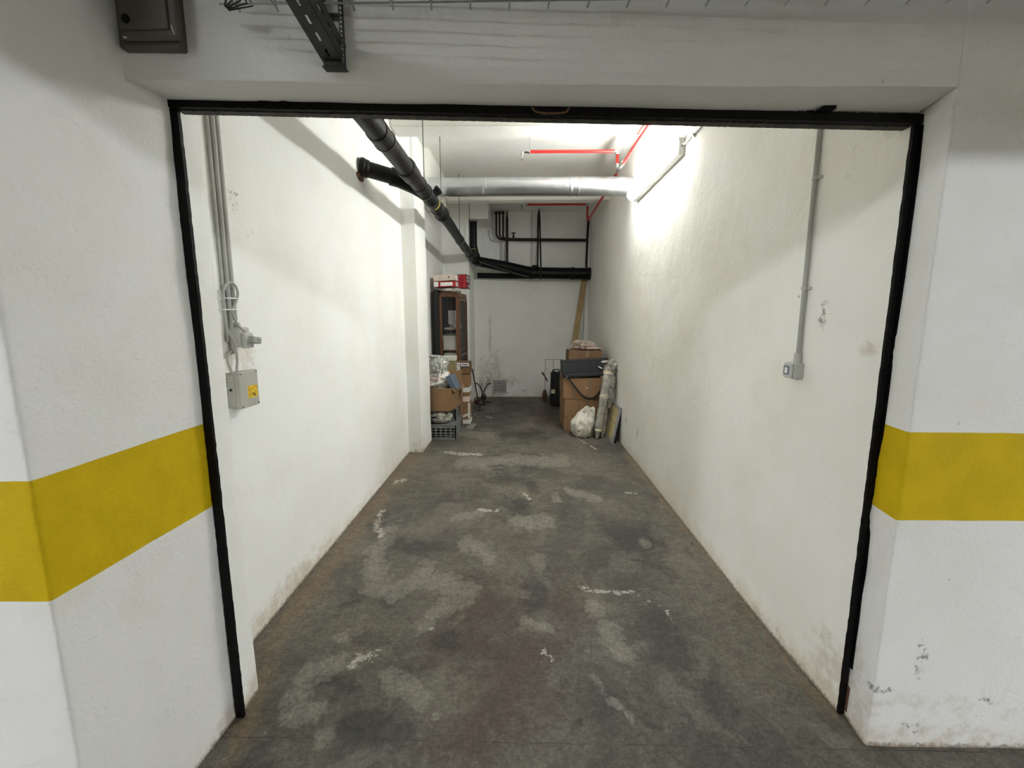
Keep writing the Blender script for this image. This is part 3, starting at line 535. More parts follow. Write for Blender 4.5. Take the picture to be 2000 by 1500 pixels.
def solid_wall(name, front, back, z0, z1, mat_, step=0.05, radii=None, wob=0.004, foot=None, freq=2.4):
    """front: plan polyline of the visible side; back: plan points that close the wall behind it"""
    radii = radii or [0.012] * len(front)
    f = round_poly([Vector((x, y)) for x, y in front], radii)
    pts = [f[0]]
    for a, b in zip(f, f[1:]):
        n = max(1, int((b - a).length / step))
        pts += [a.lerp(b, (k + 1) / n) for k in range(n)]
    nf = len(pts)
    nrm = []
    for i in range(nf):
        d = (pts[min(nf - 1, i + 1)] - pts[max(0, i - 1)]).normalized()
        nrm.append(Vector((d.y, -d.x)))
    allp = pts + [Vector(p) for p in back]
    z0, z1 = z0 - 0.02, z1 + 0.02
    nz = max(2, int((z1 - z0) / step))
    bm = bmesh.new()
    lay = bm.verts.layers.float_color.new('marks')
    rows = []
    for j in range(nz + 1):
        z = z0 + (z1 - z0) * j / nz
        row = []
        for i, p in enumerate(allp):
            q = Vector((p.x, p.y, z))
            if i < nf:
                w = wob * (noise.noise(q * freq) * 1.1 + 0.45 * noise.noise(q * freq * 4.2))
                if foot: w += foot(q)
                q.x += nrm[i].x * w; q.y += nrm[i].y * w
            v = bm.verts.new(q); v[lay] = (0, 0, 0, 1)
            if i < nf:
                c = [0.0, 0.0, 0.0, 1.0]
                for (k, x, y, zz, rx, ry, rz) in MARKS:
                    d = ((q.x - x) / rx) ** 2 + ((q.y - y) / ry) ** 2 + ((q.z - zz) / rz) ** 2
                    if d < 6: c[k] = max(c[k], math.exp(-d * 0.7))
                v[lay] = c
            row.append(v)
        rows.append(row)
    n = len(allp)
    for j in range(nz):
        for i in range(n):
            i2 = (i + 1) % n
            fc = bm.faces.new((rows[j][i], rows[j][i2], rows[j + 1][i2], rows[j + 1][i]))
            fc.smooth = i < nf - 1
    for r in (rows[0], rows[-1]):
        c = bm.faces.new(r)
        bmesh.ops.triangulate(bm, faces=[c])
    bmesh.ops.recalc_face_normals(bm, faces=bm.faces)
    me = bpy.data.meshes.new(name); bm.to_mesh(me); bm.free()
    try: me.set_sharp_from_angle(angle=math.radians(50))
    except Exception: pass
    me.materials.append(mat_)
    o = bpy.data.objects.new(name, me); C.objects.link(o)
    return struct(o)

CEIL = 3.37
# near left wall of the doorway: faces the aisle, then turns into the reveal
def foot_l(q):
    return -0.004
solid_wall('wall_left_front', [(-4.6, 0.79), (-1.088, 0.905), (-1.077, 1.435)], [(-4.6, 1.435)], 0, CEIL, M['wall_out'], 0.035, [0, 0.009, 0], 0.006)
# left inner wall: return of the reveal, long wall, pilaster, recess and the pier by the cabinet
def foot_in(q):
    k = 0.0
    if q.y < 1.62 and q.z < 0.5:      # the plaster swells at the foot of the return
        k = 0.02 * (0.5 - q.z) * (1 if q.x > -1.2 else 0)
    return k
solid_wall('wall_left', [(-1.072, 1.437), (-1.075, 1.56), (-1.25, 1.60), (-1.25, 4.70), (-1.10, 4.70), (-1.10, 5.20), (-1.30, 5.20), (-1.30, 7.42), (-0.865, 7.42), (-0.865, 8.16), (-0.575, 8.17), (-0.575, 8.22)],
           [(-1.6, 8.22), (-1.6, 1.437)], 0, CEIL, M['wall_in'], 0.05, [0, 0.012, 0.01, 0.006, 0.008, 0.008, 0.01, 0.02, 0.010, 0.01, 0.01, 0], 0.0045, foot_in)
solid_wall('wall_back', [(-0.575, 8.205), (1.30, 8.2)], [(1.30, 8.4), (-0.575, 8.4)], 0, CEIL, M['wall_in'], 0.05)
solid_wall('wall_right', [(1.232, 8.2), (1.2, 5.2), (1.198, 1.9), (1.222, 1.503)], [(1.5, 1.503), (1.5, 8.2)], 0, CEIL, M['wall_warm'], 0.05, [0, 0, 0.0, 0], 0.004)
def foot_r(q):
    return 0.0
solid_wall('wall_right_front', [(1.243, 1.505), (1.221, 1.366), (4.6, 1.37)], [(4.6, 1.505)], 0, CEIL, M['wall_out'], 0.035, [0, 0.012, 0], 0.005)

def lintel():
    bm = bmesh.new()
    lay = bm.verts.layers.float_color.new('marks')
    x0, x1 = -1.085, 1.2195
    nx, nz, ny = 60, 30, 5
    def P(u, s):
        """u 0..1 along the opening; s runs up the inside, along the soffit, up the outer face"""
        x = x0 + (x1 - x0) * u
        yo = 1.278 + (1.366 - 1.278) * u
        yi = 1.445 + 0.06 * u
        zo, zi = 2.137, 2.155 - 0.035 * u
        if s <= 1: return Vector((x, yi, CEIL + (zi - CEIL) * s))
        if s <= 2: return Vector((x, yi + (yo - yi) * (s - 1), zi + (zo - zi) * (s - 1)))
        return Vector((x, yo, zo + (CEIL - zo) * (s - 2)))
    ss = [k / 12 for k in range(12)] + [1 + k / ny for k in range(ny)] + [2 + k / nz for k in range(nz + 1)]
    rows = []
    for k in range(nx + 1):
        row = []
        for s in ss:
            q = P(k / nx, s)
            w = 0.005 * noise.noise(q * 2.6) + 0.0015 * noise.noise(q * 11)
            q += Vector((0, -w, w * 0.6))
            v = bm.verts.new(q); v[lay] = (0, 0, 0, 1)
            row.append(v)
        rows.append(row)
    for a, b in zip(rows, rows[1:]):
        for i in range(len(ss)):
            j = (i + 1) % len(ss)
            f = bm.faces.new((a[i], a[j], b[j], b[i])); f.smooth = True
    bm.faces.new(rows[0]); bm.faces.new(rows[-1][::-1])
    bmesh.ops.recalc_face_normals(bm, faces=bm.faces)
    me = bpy.data.meshes.new('wall_lintel'); bm.to_mesh(me); bm.free()
    try: me.set_sharp_from_angle(angle=math.radians(40))
    except Exception: pass
    me.materials.append(M['wall_out'])
    o = bpy.data.objects.new('wall_lintel', me); C.objects.link(o)
    struct(o)
lintel()

def slab(name, x0, x1, y0, y1, z0, z1, m, step=0.15, wob=0.004, bev=0.012):
    b = B()
    t = bmesh.new()
    bmesh.ops.create_cube(t, size=1.0)
    for v in t.verts:
        v.co = Vector(((x0 + x1) / 2 + v.co.x * (x1 - x0), (y0 + y1) / 2 + v.co.y * (y1 - y0), (z0 + z1) / 2 + v.co.z * (z1 - z0)))
    if bev: bmesh.ops.bevel(t, geom=list(t.edges), offset=bev, segments=2, affect='EDGES')
    cuts = [max(0, int((x1 - x0) / step)), ]
    long_e = [e for e in t.edges if (e.verts[0].co - e.verts[1].co).length > step * 2]
    bmesh.ops.subdivide_edges(t, edges=long_e, cuts=8, use_grid_fill=True)
    for v in t.verts:
        w = noise.noise(v.co * 2.0) * wob
        v.co += Vector((0, w, w))
    b._merge(t)
    o = b.build(name, m, origin_zero=True)
    return struct(o)

slab('ceiling', -1.7, 1.6, 1.46, 8.6, CEIL, CEIL + 0.15, M['ceil'], bev=0, wob=0)
slab('ceiling_aisle', -8.75, 8.75, -6.35, 1.45, CEIL, CEIL + 0.15, M['aisle'], bev=0, wob=0)
slab('ceiling_beam', -1.13, 1.21, 4.0, 4.23, 3.11, CEIL + 0.02, M['ceil'])
slab('ceiling_beam', -1.05, 1.225, 6.33, 6.53, 3.10, CEIL + 0.02, M['ceil'])
slab('ceiling_bulkhead_left', -1.26, -1.13, 1.65, 4.72, 3.08, CEIL + 0.02, M['ceil'])
slab('ceiling_bulkhead_recess', -1.31, -1.04, 5.19, 6.34, 2.95, CEIL + 0.02, M['ceil'])
slab('ceiling_bulkhead_back', -1.31, -0.542, 7.40, 8.22, 3.085, CEIL + 0.02, M['ceil'])
# the driving aisle behind the camera
slab('wall_aisle_left', -8.75, -8.6, -6.2, 1.45, 0, CEIL, M['aisle'], bev=0, wob=0)
slab('wall_aisle_right', 8.6, 8.75, -6.2, 1.5, 0, CEIL, M['aisle'], bev=0, wob=0)
slab('wall_aisle_rear', -8.6, 8.6, -6.35, -6.2, 0, CEIL, M['aisle'], bev=0, wob=0)
slab('wall_aisle_front_left', -8.6, -4.6, 0.79, 1.4, 0, CEIL, M['wall_out'], bev=0, wob=0)
slab('wall_aisle_front_right', 4.6, 8.6, 1.37, 1.5, 0, CEIL, M['wall_out'], bev=0, wob=0)
AISLE_SHADE_BEAM = (-1.0, 2.60)
slab('ceiling_beam', -8.6, 8.6, AISLE_SHADE_BEAM[0] - 0.3, AISLE_SHADE_BEAM[0], AISLE_SHADE_BEAM[1], CEIL + 0.02, M['aisle'], bev=0, wob=0)  # unseen beam, added to keep the far lamps off the upper front wall

# ------------------------------------------------------------------ doorway frame
def rotz_pts(pts, c, a):
    return pts

def door_frame():
    r = thing('door_frame', 'black painted steel frame lining the open garage doorway', 'door frame', (0.08, 1.47, 0))
    def wavy(b, x0, x1, y0, y1, z0, z1, n=110, amp=0.0022, tilt=None, axis='z', seed=0):
        """bar whose long edges are chipped and uneven"""
        bm = b.bm; rows = []
        for k in range(n + 1):
            t = k / n
            e = [amp * (noise.noise(Vector((t * n * .9 + i * 9.1 + seed, seed * 2.2, i * 3.3))) + .25 * noise.noise(Vector((t * 9 + i * 9.1 + seed, seed * 2.2, i * 3.3)))) for i in range(4)]
            if axis == 'z':
                z = z0 + (z1 - z0) * t
                q = [(x0 + e[0], y0, z), (x1 + e[1], y0, z), (x1 + e[1], y1, z), (x0 + e[0], y1, z)]
                if tilt: q = [(a + tilt * (1 - t), c, d) for a, c, d in q]
            else:
                x = x0 + (x1 - x0) * t
                dz = (tilt or 0) * t
                dy = 0.062 * t
                q = [(x, y0 + dy, z0 + dz + e[0]), (x, y0 + dy, z1 + dz + e[1]), (x, y1 + dy, z1 + dz + e[1]), (x, y1 + dy, z0 + dz + e[0])]
            rows.append([bm.verts.new(p) for p in q])
        for a, c in zip(rows, rows[1:]):
            for i in range(4):
                bm.faces.new((a[i], a[(i + 1) % 4], c[(i + 1) % 4], c[i]))
        bm.faces.new(rows[0][::-1]); bm.faces.new(rows[-1])
    b = B(); wavy(b, -1.079, -1.051, 1.424, 1.437, 0.004, 2.132, tilt=0.006, seed=1); b.build('side_post', M['frame'], r)
    b = B(); wavy(b, 1.216, 1.2345, 1.488, 1.500, 0.004, 2.10, seed=2); p = b.build('side_post', M['frame'], r)
    b = B(); wavy(b, 1.2385, 1.2415, 1.478, 1.50, 0.20, 2.09, amp=0.001, seed=3); b.build('weather_strip', M['frame'], p)
    b = B(); wavy(b, 1.236, 1.252, 1.478, 1.492, 0.02, 0.125, n=12, seed=4); b.build('rusted_foot', M['rust'], p)
    b = B(); wavy(b, -1.085, 1.243, 1.420, 1.44, 2.134, 2.161, n=260, amp=0.0022, tilt=-0.042, axis='x', seed=5); h = b.build('head_rail', M['frame'], r)
    b = B(); wavy(b, -1.062, 1.215, 1.440, 1.468, 2.131, 2.146, n=260, amp=0.0012, tilt=-0.042, axis='x', seed=6); b.build('lower_flange', M['frame_edge'], r)
    for x, z, s in ((-0.775, 2.165, 1), (0.918, 2.136, -1)):
        b = B()
        y = 1.43 + 0.0265 * (x + 1.085)
        b.prism([(-0.026, -0.016), (0.026, -0.016), (0.024, 0.012), (-0.006 * s + (0.018 * -s), 0.016)], -0.02, 0.02, Matrix.Translation((x, y - 0.02, z)) @ Matrix.Rotation(math.radians(90), 4, 'X'))
        b.obox(Matrix.Translation((x + 0.04 * s, y - 0.004, z - 0.012)) @ Matrix.Rotation(math.radians(24) * s, 4, 'Y'), (0.07, 0.02, 0.008))
        lg = b.build('stop_lug', M['frame'], r)
    b = B(); b.tube(catmull([(0.03, 1.437, 2.129), (0.045, 1.428, 2.112), (0.085, 1.424, 2.106), (0.13, 1.428, 2.110), (0.142, 1.437, 2.126)], 5), 0.0028, 8)
    b.build('pull_wire', M['rust'], r, smooth=True)
door_frame()

# ------------------------------------------------------------------ junction box on the lintel
def junction_box():
    r = thing('junction_box', 'brown grey square junction box in the left corner above the doorway', 'junction box', (-0.99, 1.29, 2.21))
    b = B(); b.box(-1.075, -0.912, 1.256, 1.298, 2.214, 2.375, 0.006, 2)
    for z in (2.25, 2.32):
        pass
    bd = b.build('box_body', M['jbox'], r)
    b = B(); b.box(-1.058, -0.900, 1.240, 1.256, 2.226, 2.385, 0.007, 2); ld = b.build('box_lid', M['jbox'], r)
    b = B(); b.box(-1.046, -0.922, 1.234, 1.240, 2.246, 2.372, 0.003, 2); b.build('raised_panel', M['jbox'], ld)
    b = B(); b.lathe([(0.0, 0), (0.011, 0.0005), (0.011, 0.003), (0.0, 0.0045)], Matrix.Translation((-1.030, 1.2345, 2.270)) @ Matrix.Rotation(math.radians(90), 4, 'X'), 20)
    sc = b.build('lid_screw', M['frame'], ld)
    b = B(); b.tube([(-0.912, 1.2400, 2.236), (-0.917, 1.2392, 2.256)], 0.0012, 6); b.build('paint_chip', M['white_plastic'], ld)
    b = B(); b.tube([(-1.046, 1.2395, 2.231), (-1.038, 1.2392, 2.229)], 0.0015, 6); b.build('paint_chip', M['white_plastic'], ld)
    r.location.z -= 0.010; r.location.x += 0.010
junction_box()

# ------------------------------------------------------------------ cable tray and its bracket
TRAY_Y = (0.90, 1.245)
TRAY_Z = 2.297
def cable_tray():
    r = thing('cable_tray', 'grey wire mesh cable tray running above the doorway', 'cable tray', (0.9, 1.08, 2.29))
    b = B()
    x0, x1 = -0.78, 4.2
    ys = [1.245, 1.190, 1.135, 1.08, 1.02, 0.96, 0.90]
    for y in ys:
        dz = 0.0
        n = 12
        b.tube([(x0 + (x1 - x0) * k / n, y + 0.002 * math.sin(k * 1.7 + y * 30), TRAY_Z - 0.013 * k / n) for k in range(n + 1)], 0.0024, 6)
    for z in (0.03, 0.06):
        for y in (0.90, 1.245):
            b.tube([(x0, y, TRAY_Z + z), (x1, y, TRAY_Z + z - 0.013)], 0.0022, 6)
    x = x0 + 0.045
    while x < x1:
        zz = TRAY_Z - 0.013 * (x - x0) / (x1 - x0) - 0.004
        b.tube([(x, 0.90, zz + 0.07), (x, 0.899, zz), (x, 1.246, zz), (x, 1.249, zz + 0.07)], 0.0024, 6)
        b.tube([(x, 1.246, zz + 0.001), (x - 0.002, 1.262, zz - 0.003)], 0.0026, 6)
        x += 0.1005
    b.build('wire_mesh', M['galv'], r, smooth=True)
    random.seed(3)
    for k in range(3):
        y = 0.925 + k * 0.04 + random.uniform(-0.006, 0.006)
        rr = random.choice((0.006, 0.008, 0.010))
        b = B()
        b.tube([(x0 - 0.0 + 0.25 * q, y + random.uniform(-0.006, 0.006), TRAY_Z + 0.003 + rr - 0.013 * (0.25 * q) / (x1 - x0)) for q in range(20)], rr, 8)
        b.build('power_cable', M['cable_grey'], r, smooth=True)
    b = B()
    for k in range(5):
        b.tube([(x0 + 0.02, 1.235 + 0.004 * k, TRAY_Z - 0.01), (x0 + 0.045 + 0.01 * k, 1.21 + 0.01 * k, TRAY_Z - 0.002), (x0 + 0.05, 1.19 + 0.01 * k, TRAY_Z + 0.08)], 0.0022, 6)
    b.build('cut_wire_end', M['dark_galv'], r)
cable_tray()

def tray_bracket():
    r = thing('tray_bracket', 'dark slotted steel bracket carrying the cable tray on the lintel', 'bracket', (-0.52, 1.31, 2.17))
    b = B()          # wall channel with slotted back
    x0, x1 = -0.540, -0.470
    yb = 1.305
    z = 2.168
    while z < 2.75:
        b.box(x0 + 0.012, x0 + 0.022, yb - 0.004, yb, z, z + 0.06); b.box(x1 - 0.022, x1 - 0.012, yb - 0.004, yb, z, z + 0.06)
        b.box(x0 + 0.022, x1 - 0.022, yb - 0.004, yb, z, z + 0.02)
        z += 0.06
    b.box(x0 + 0.010, x0 + 0.014, yb - 0.03, yb, 2.168, 2.78); b.box(x1 - 0.014, x1 - 0.010, yb - 0.03, yb, 2.168, 2.78)
    b.build('wall_channel', M['dark_galv'], r)
    b = B(); zz = 2.18
    while zz < 2.75:
        b.box(x1 - 0.0105, x1 - 0.0065, yb - 0.03, yb - 0.024, zz, zz + 0.006); zz += 0.011
    b.build('serrated_lip', M['galv'], r)
    b = B(); b.box(-0.535, -0.475, 1.275, yb, 2.163, 2.167, 0.001); b.box(-0.528, -0.482, 1.275, 1.279, 2.167, 2.176)
    b.build('foot_plate', M['dark_galv'], r)
    # angled brace, an angle section with oblong holes
    A = Vector((-0.508, 1.290, 2.178)); E = Vector((-0.545, 0.915, 2.300))
    d = (E - A).normalized(); L = (E - A).length
    n1 = Vector((0, 0, 1)); n1 = (n1 - d * n1.dot(d)).normalized(); s = d.cross(n1)
    Mx = Matrix(((s.x, d.x, n1.x, A.x), (s.y, d.y, n1.y, A.y), (s.z, d.z, n1.z, A.z), (0, 0, 0, 1)))
    b = B()
    def strip(face):
        y = 0.0
        while y < L:
            e = min(L, y + 0.045)
            def bx(u0, u1, ya, yb_):
                if face == 'h': b.obox(Mx @ Matrix.Translation(((u0 + u1) / 2, (ya + yb_) / 2, 0)), (u1 - u0, yb_ - ya, 0.003))
                else: b.obox(Mx @ Matrix.Translation((-0.027, (ya + yb_) / 2, (u0 + u1) / 2 + 0.027)), (0.003, yb_ - ya, u1 - u0))
            bx(-0.027, -0.004, y, e); bx(0.004, 0.027, y, e); bx(-0.004, 0.004, y, min(e, y + 0.02))
            y += 0.045
    strip('h'); strip('v')
    b.build('diagonal_brace', M['dark_galv'], r)
    b = B(); b.box(-0.575, -0.525, 0.88, 1.30, 2.302, 2.305); b.box(-0.577, -0.574, 0.88, 1.30, 2.302, 2.335)
    b = B(); b.lathe([(0.0, 0), (0.009, 0), (0.009, 0.006), (0.004, 0.007), (0.004, 0.013), (0.0, 0.013)], Matrix.Translation((-0.52, 1.30, 2.205)) @ Matrix.Rotation(math.radians(90), 4, 'X'), 6)
    b.build('anchor_bolt', M['galv'], r)
tray_bracket()

# ------------------------------------------------------------------ electrics on the left wall
def tube_obj(name, pts, r, m, label, cat, group=None, n=14):
    b = B(); b.tube(pts, r, n)
    return b.build(name, m, smooth=True, label=label, cat=cat, group=group) if group else b.build(name, m, smooth=True, label=label, cat=cat)

WX = -1.249
tube_obj('conduit', [(WX + 0.013, 1.885, 3.05), (WX + 0.013, 1.886, 2.2), (WX + 0.013, 1.884, 1.487)], 0.0105, M['cable_grey'], 'grey plastic conduit dropping to the socket on the left wall', 'conduit')
tube_obj('conduit', [(WX + 0.013, 1.858, 3.05), (WX + 0.013, 1.860, 2.2), (WX + 0.013, 1.853, 1.345)], 0.0095, M['cable_grey'], 'grey conduit ending in air just above the yellow labelled box', 'conduit')
tube_obj('cable', [(WX + 0.008, 1.836, 3.05), (WX + 0.008, 1.838, 2.2), (WX + 0.008, 1.833, 1.40)], 0.006, M['cable_grey'], 'thin grey cable nearest the doorway corner on the left wall', 'cable')
b = B()
b.tube(catmull([(-1.2, 1.809, 1.268), (-1.2, 1.821, 1.329), (-1.2, 1.813, 1.394), (-1.2, 1.775, 1.459), (-1.2, 1.768, 1.541), (-1.2, 1.775, 1.602), (-1.2, 1.80, 1.634), (-1.2, 1.83, 1.643),
                (-1.2, 1.857, 1.628), (-1.2, 1.864, 1.596), (-1.2, 1.84, 1.553), (-1.2, 1.818, 1.529), (-1.2, 1.822, 1.504), (-1.2, 1.848, 1.468), (-1.2, 1.895, 1.434), (-1.198, 1.928, 1.412)], 7), 0.0052, 10)
b.build('looped_cable', M['cable_grey'], smooth=True, label='grey flex looped above the socket and plugged into it', cat='cable')
b = B(); b.tube(catmull([(-1.2, 1.783, 1.268), (-1.2, 1.762, 1.312), (-1.225, 1.80, 1.345), (-1.236, 1.85, 1.36)], 7), 0.0052, 10)
b.build('cable_tail', M['cable_grey'], smooth=True, label='short grey cable entering the top of the yellow labelled box', cat='cable')
for z, y0, y1, lb in ((1.577, 1.77, 1.845, 'upper white zip tie around the looped grey flex'), (1.531, 1.755, 1.832, 'lower white zip tie around the looped grey flex')):
    b = B(); b.tube([(-1.193, y0, z), (-1.193, y1, z + 0.002), (-1.245, y1 + 0.012, z), (-1.245, y0, z)], 0.0024, 6, closed=True)
    b.build('zip_tie', M['white_plastic'], label=lb, cat='zip tie', group='zip ties on the looped flex')

def socket():
    r = thing('wall_socket', 'grey surface socket with plug on the left wall under the conduit', 'socket', (-1.22, 1.87, 1.36))
    b = B(); b.box(-1.2475, -1.20, 1.852, 1.925, 1.372, 1.458, 0.008, 2); bd = b.build('socket_body', M['grey_plastic'], r)
    b = B(); b.lathe([(0.0, 0), (0.017, 0), (0.017, 0.012), (0.013, 0.016), (0.013, 0.022), (0.0, 0.022)], Matrix.Translation((-1.232, 1.884, 1.458)), 8); b.build('cable_gland', M['grey_plastic'], r)
    b = B(); b.box(-1.20, -1.180, 1.856, 1.918, 1.368, 1.436, 0.006, 2); b.build('socket_cover', M['grey_plastic'], r)
    b = B(); b.obox(Matrix.Translation((-1.172, 1.907, 1.402)) @ Matrix.Rotation(math.radians(-8), 4, 'X'), (0.034, 0.062, 0.030), 0.007, 2); pl = b.build('plug', M['cable_grey'], r)
    b = B(); b.lathe([(0, 0), (0.003, 0), (0.003, 0.001), (0, 0.001)], Matrix.Translation((-1.1545, 1.905, 1.402)) @ Matrix.Rotation(math.radians(90), 4, 'Y'), 12); b.build('plug_screw', M['black_ink'], pl)
socket()

def control_box():
    r = thing('control_box', 'grey electrical box with yellow sticker low on the left wall', 'electrical box', (-1.22, 1.86, 1.11))
    b = B(); b.box(-1.2475, -1.207, 1.801, 1.922, 1.118, 1.268, 0.004, 2); bd = b.build('box_body', M['grey_box'], r)
    b = B(); b.box(-1.207, -1.183, 1.797, 1.926, 1.113, 1.272, 0.004, 2); ld = b.build('box_lid', M['grey_box'], r)
    for y in (1.806, 1.917):
        for z in (1.122, 1.263):
            b = B(); b.lathe([(0, 0), (0.0038, 0), (0.0038, 0.001), (0, 0.001)], Matrix.Translation((-1.1835, y, z)) @ Matrix.Rotation(math.radians(90), 4, 'Y'), 12)
            b.build('lid_screw', M['black_ink'], ld)
    b = B(); b.box(-1.1832, -1.1822, 1.846, 1.914, 1.152, 1.205); s = b.build('yellow_sticker', M['yellow_sticker'], ld, label='yellow sticker with fine black print')
    b = B()
    random.seed(5)
    for k in range(7):
        z = 1.199 - k * 0.0068
        y = 1.849
        while y < 1.908:
            w = random.uniform(0.004, 0.014)
            if random.random() < 0.75: b.box(-1.18225, -1.18195, y, min(1.911, y + w), z - 0.0022, z)
            y += w + 0.003
    b.box(-1.18225, -1.18195, 1.88, 1.884, 1.158, 1.176); b.prism([(0, 0), (0.014, 0), (0.007, 0.012)], 0, 0.0004, Matrix.Translation((-1.1820, 1.886, 1.158)) @ Matrix.Rotation(math.radians(90), 4, 'Z') @ Matrix.Rotation(math.radians(90), 4, 'X'))
    b.build('sticker_print', M['black_ink'], s)
    b = B()
    b.lathe([(0, 0), (0.006, 0), (0.006, 0.002), (0, 0.002)], Matrix.Translation((-1.226, 1.8, 1.196)) @ Matrix.Rotation(math.radians(90), 4, 'X'), 14)
    for z in (1.175, 1.188, 1.212, 1.225, 1.238): b.box(-1.244, -1.240, 1.7995, 1.8012, z, z + 0.006)
    b.build('knockout', M['black_ink'], bd)
    b = B(); b.box(-1.242, -1.226, 1.7998, 1.8012, 1.126, 1.19, 0.0004); b.build('moulded_rib', M['grey_box'], bd)
control_box()

# ------------------------------------------------------------------ electrics on the right wall
RX = 1.1985
def right_conduit():
    r = thing('conduit', 'grey conduit running straight down the right wall to a small switch', 'conduit', (1.19, 1.89, 1.33))
    b = B(); b.tube([(RX - 0.014, 1.902, 3.2), (RX - 0.014, 1.900, 2.3), (RX - 0.014, 1.895, 1.7), (RX - 0.014, 1.893, 1.345)], 0.0095, 14); b.build('pipe', M['cable_grey'], r, smooth=True)
    for z in (2.055, 1.62):
        b = B(); b.tube([(RX - 0.014, 1.897, z - 0.006), (RX - 0.014, 1.897, z + 0.006)], 0.0125, 14); b.tube([(RX - 0.014, 1.897, z), (RX, 1.872, z)], 0.004, 8); b.box(RX - 0.014, RX + 0.001, 1.868, 1.880, z - 0.006, z + 0.006, 0.002)
        b.build('pipe_clip', M['grey_plastic'], r)
    b = B(); b.tube([(RX - 0.016, 1.893, 1.308), (RX - 0.016, 1.893, 1.348)], 0.0145, 14); b.build('end_fitting', M['grey_plastic'], r, smooth=True)
right_conduit()
def switch_box():
    r = thing('light_switch', 'small grey surface switch with smoked window on the right wall', 'switch', (1.17, 1.9, 1.24))
    b = B(); b.box(1.158, RX, 1.868, 1.936, 1.240, 1.308, 0.004, 2); b.build('switch_body', M['grey_plastic'], r)
    b = B(); b.box(1.1495, 1.158, 1.872, 1.932, 1.243, 1.305, 0.003, 2); ld = b.build('cover', M['grey_plastic'], r)
    b = B(); b.box(1.1475, 1.1496, 1.888, 1.928, 1.256, 1.294, 0.001); w = b.build('window', M['blue_window'], ld, label='smoked blue flap')
    b = B(); b.box(1.1467, 1.1477, 1.898, 1.918, 1.262, 1.286, 0.0004); b.build('rocker', M['white_plastic'], ld)
switch_box()

# ------------------------------------------------------------------ tube lamp on the right wall
def tube_lamp():
    r = thing('tube_lamp', 'lit white tube light fixed high on the right wall', 'lamp', (1.15, 4.15, 2.69))
    y0, y1, zc = 3.46, 4.80, 2.745
    def arc(a, bq, n=12):
        pts = []
        for k in range(n + 1):
            t = math.pi * k / n
            pts.append((-a * math.sin(t), bq * math.cos(t)))
        return pts
    # base tray against the wall
    b = B(); b.box(1.146, RX, y0, y1, zc - 0.062, zc + 0.062, 0.008, 2); b.build('lamp_base', M['grey_plastic'], r)
    b = B()
    prof = arc(0.062, 0.057)
    ends = [(y0 + 0.004, 0.30), (y0 + 0.016, 0.82), (y0 + 0.035, 1.0), (y1 - 0.035, 1.0), (y1 - 0.016, 0.82), (y1 - 0.004, 0.30)]
    rows = [[b.bm.verts.new((1.146 + p[0] * s, y, zc + p[1] * (0.75 + 0.25 * s))) for p in prof] for y, s in ends]
    n = len(prof)
    for A, D in zip(rows, rows[1:]):
        for k in range(n):
            b.bm.faces.new((A[k], A[(k + 1) % n], D[(k + 1) % n], D[k]))
    b.bm.faces.new(rows[0][::-1]); b.bm.faces.new(rows[-1])
    b.build('diffuser', M['lamp_in'], r, smooth=50)
    b = B(); b.lathe([(0, 0), (0.013, 0), (0.013, 0.014), (0.008, 0.02), (0, 0.02)], Matrix.Translation((1.183, y0, zc + 0.004)) @ Matrix.Rotation(math.radians(90), 4, 'X'), 10); b.build('cable_gland', M['chrome'], r)
tube_lamp()
def lamp_conduit():
    r = thing('conduit', 'thin grey conduit running along the right wall to the tube light', 'conduit', (1.185, 2.9, 2.74))
    b = B(); b.tube([(RX - 0.012, 3.447, 2.749), (RX - 0.012, 3.28, 2.752), (RX - 0.012, 2.4, 2.742), (RX - 0.012, 1.75, 2.735)], 0.0075, 12); b.build('pipe', M['cable_grey'], r, smooth=True)
    b = B(); b.tube([(RX - 0.012, 3.265, 2.75), (RX - 0.012, 3.285, 2.75)], 0.011, 12); b.box(RX - 0.012, RX + 0.001, 3.267, 3.283, 2.73, 2.748); b.build('pipe_clip', M['chrome'], r)
lamp_conduit()

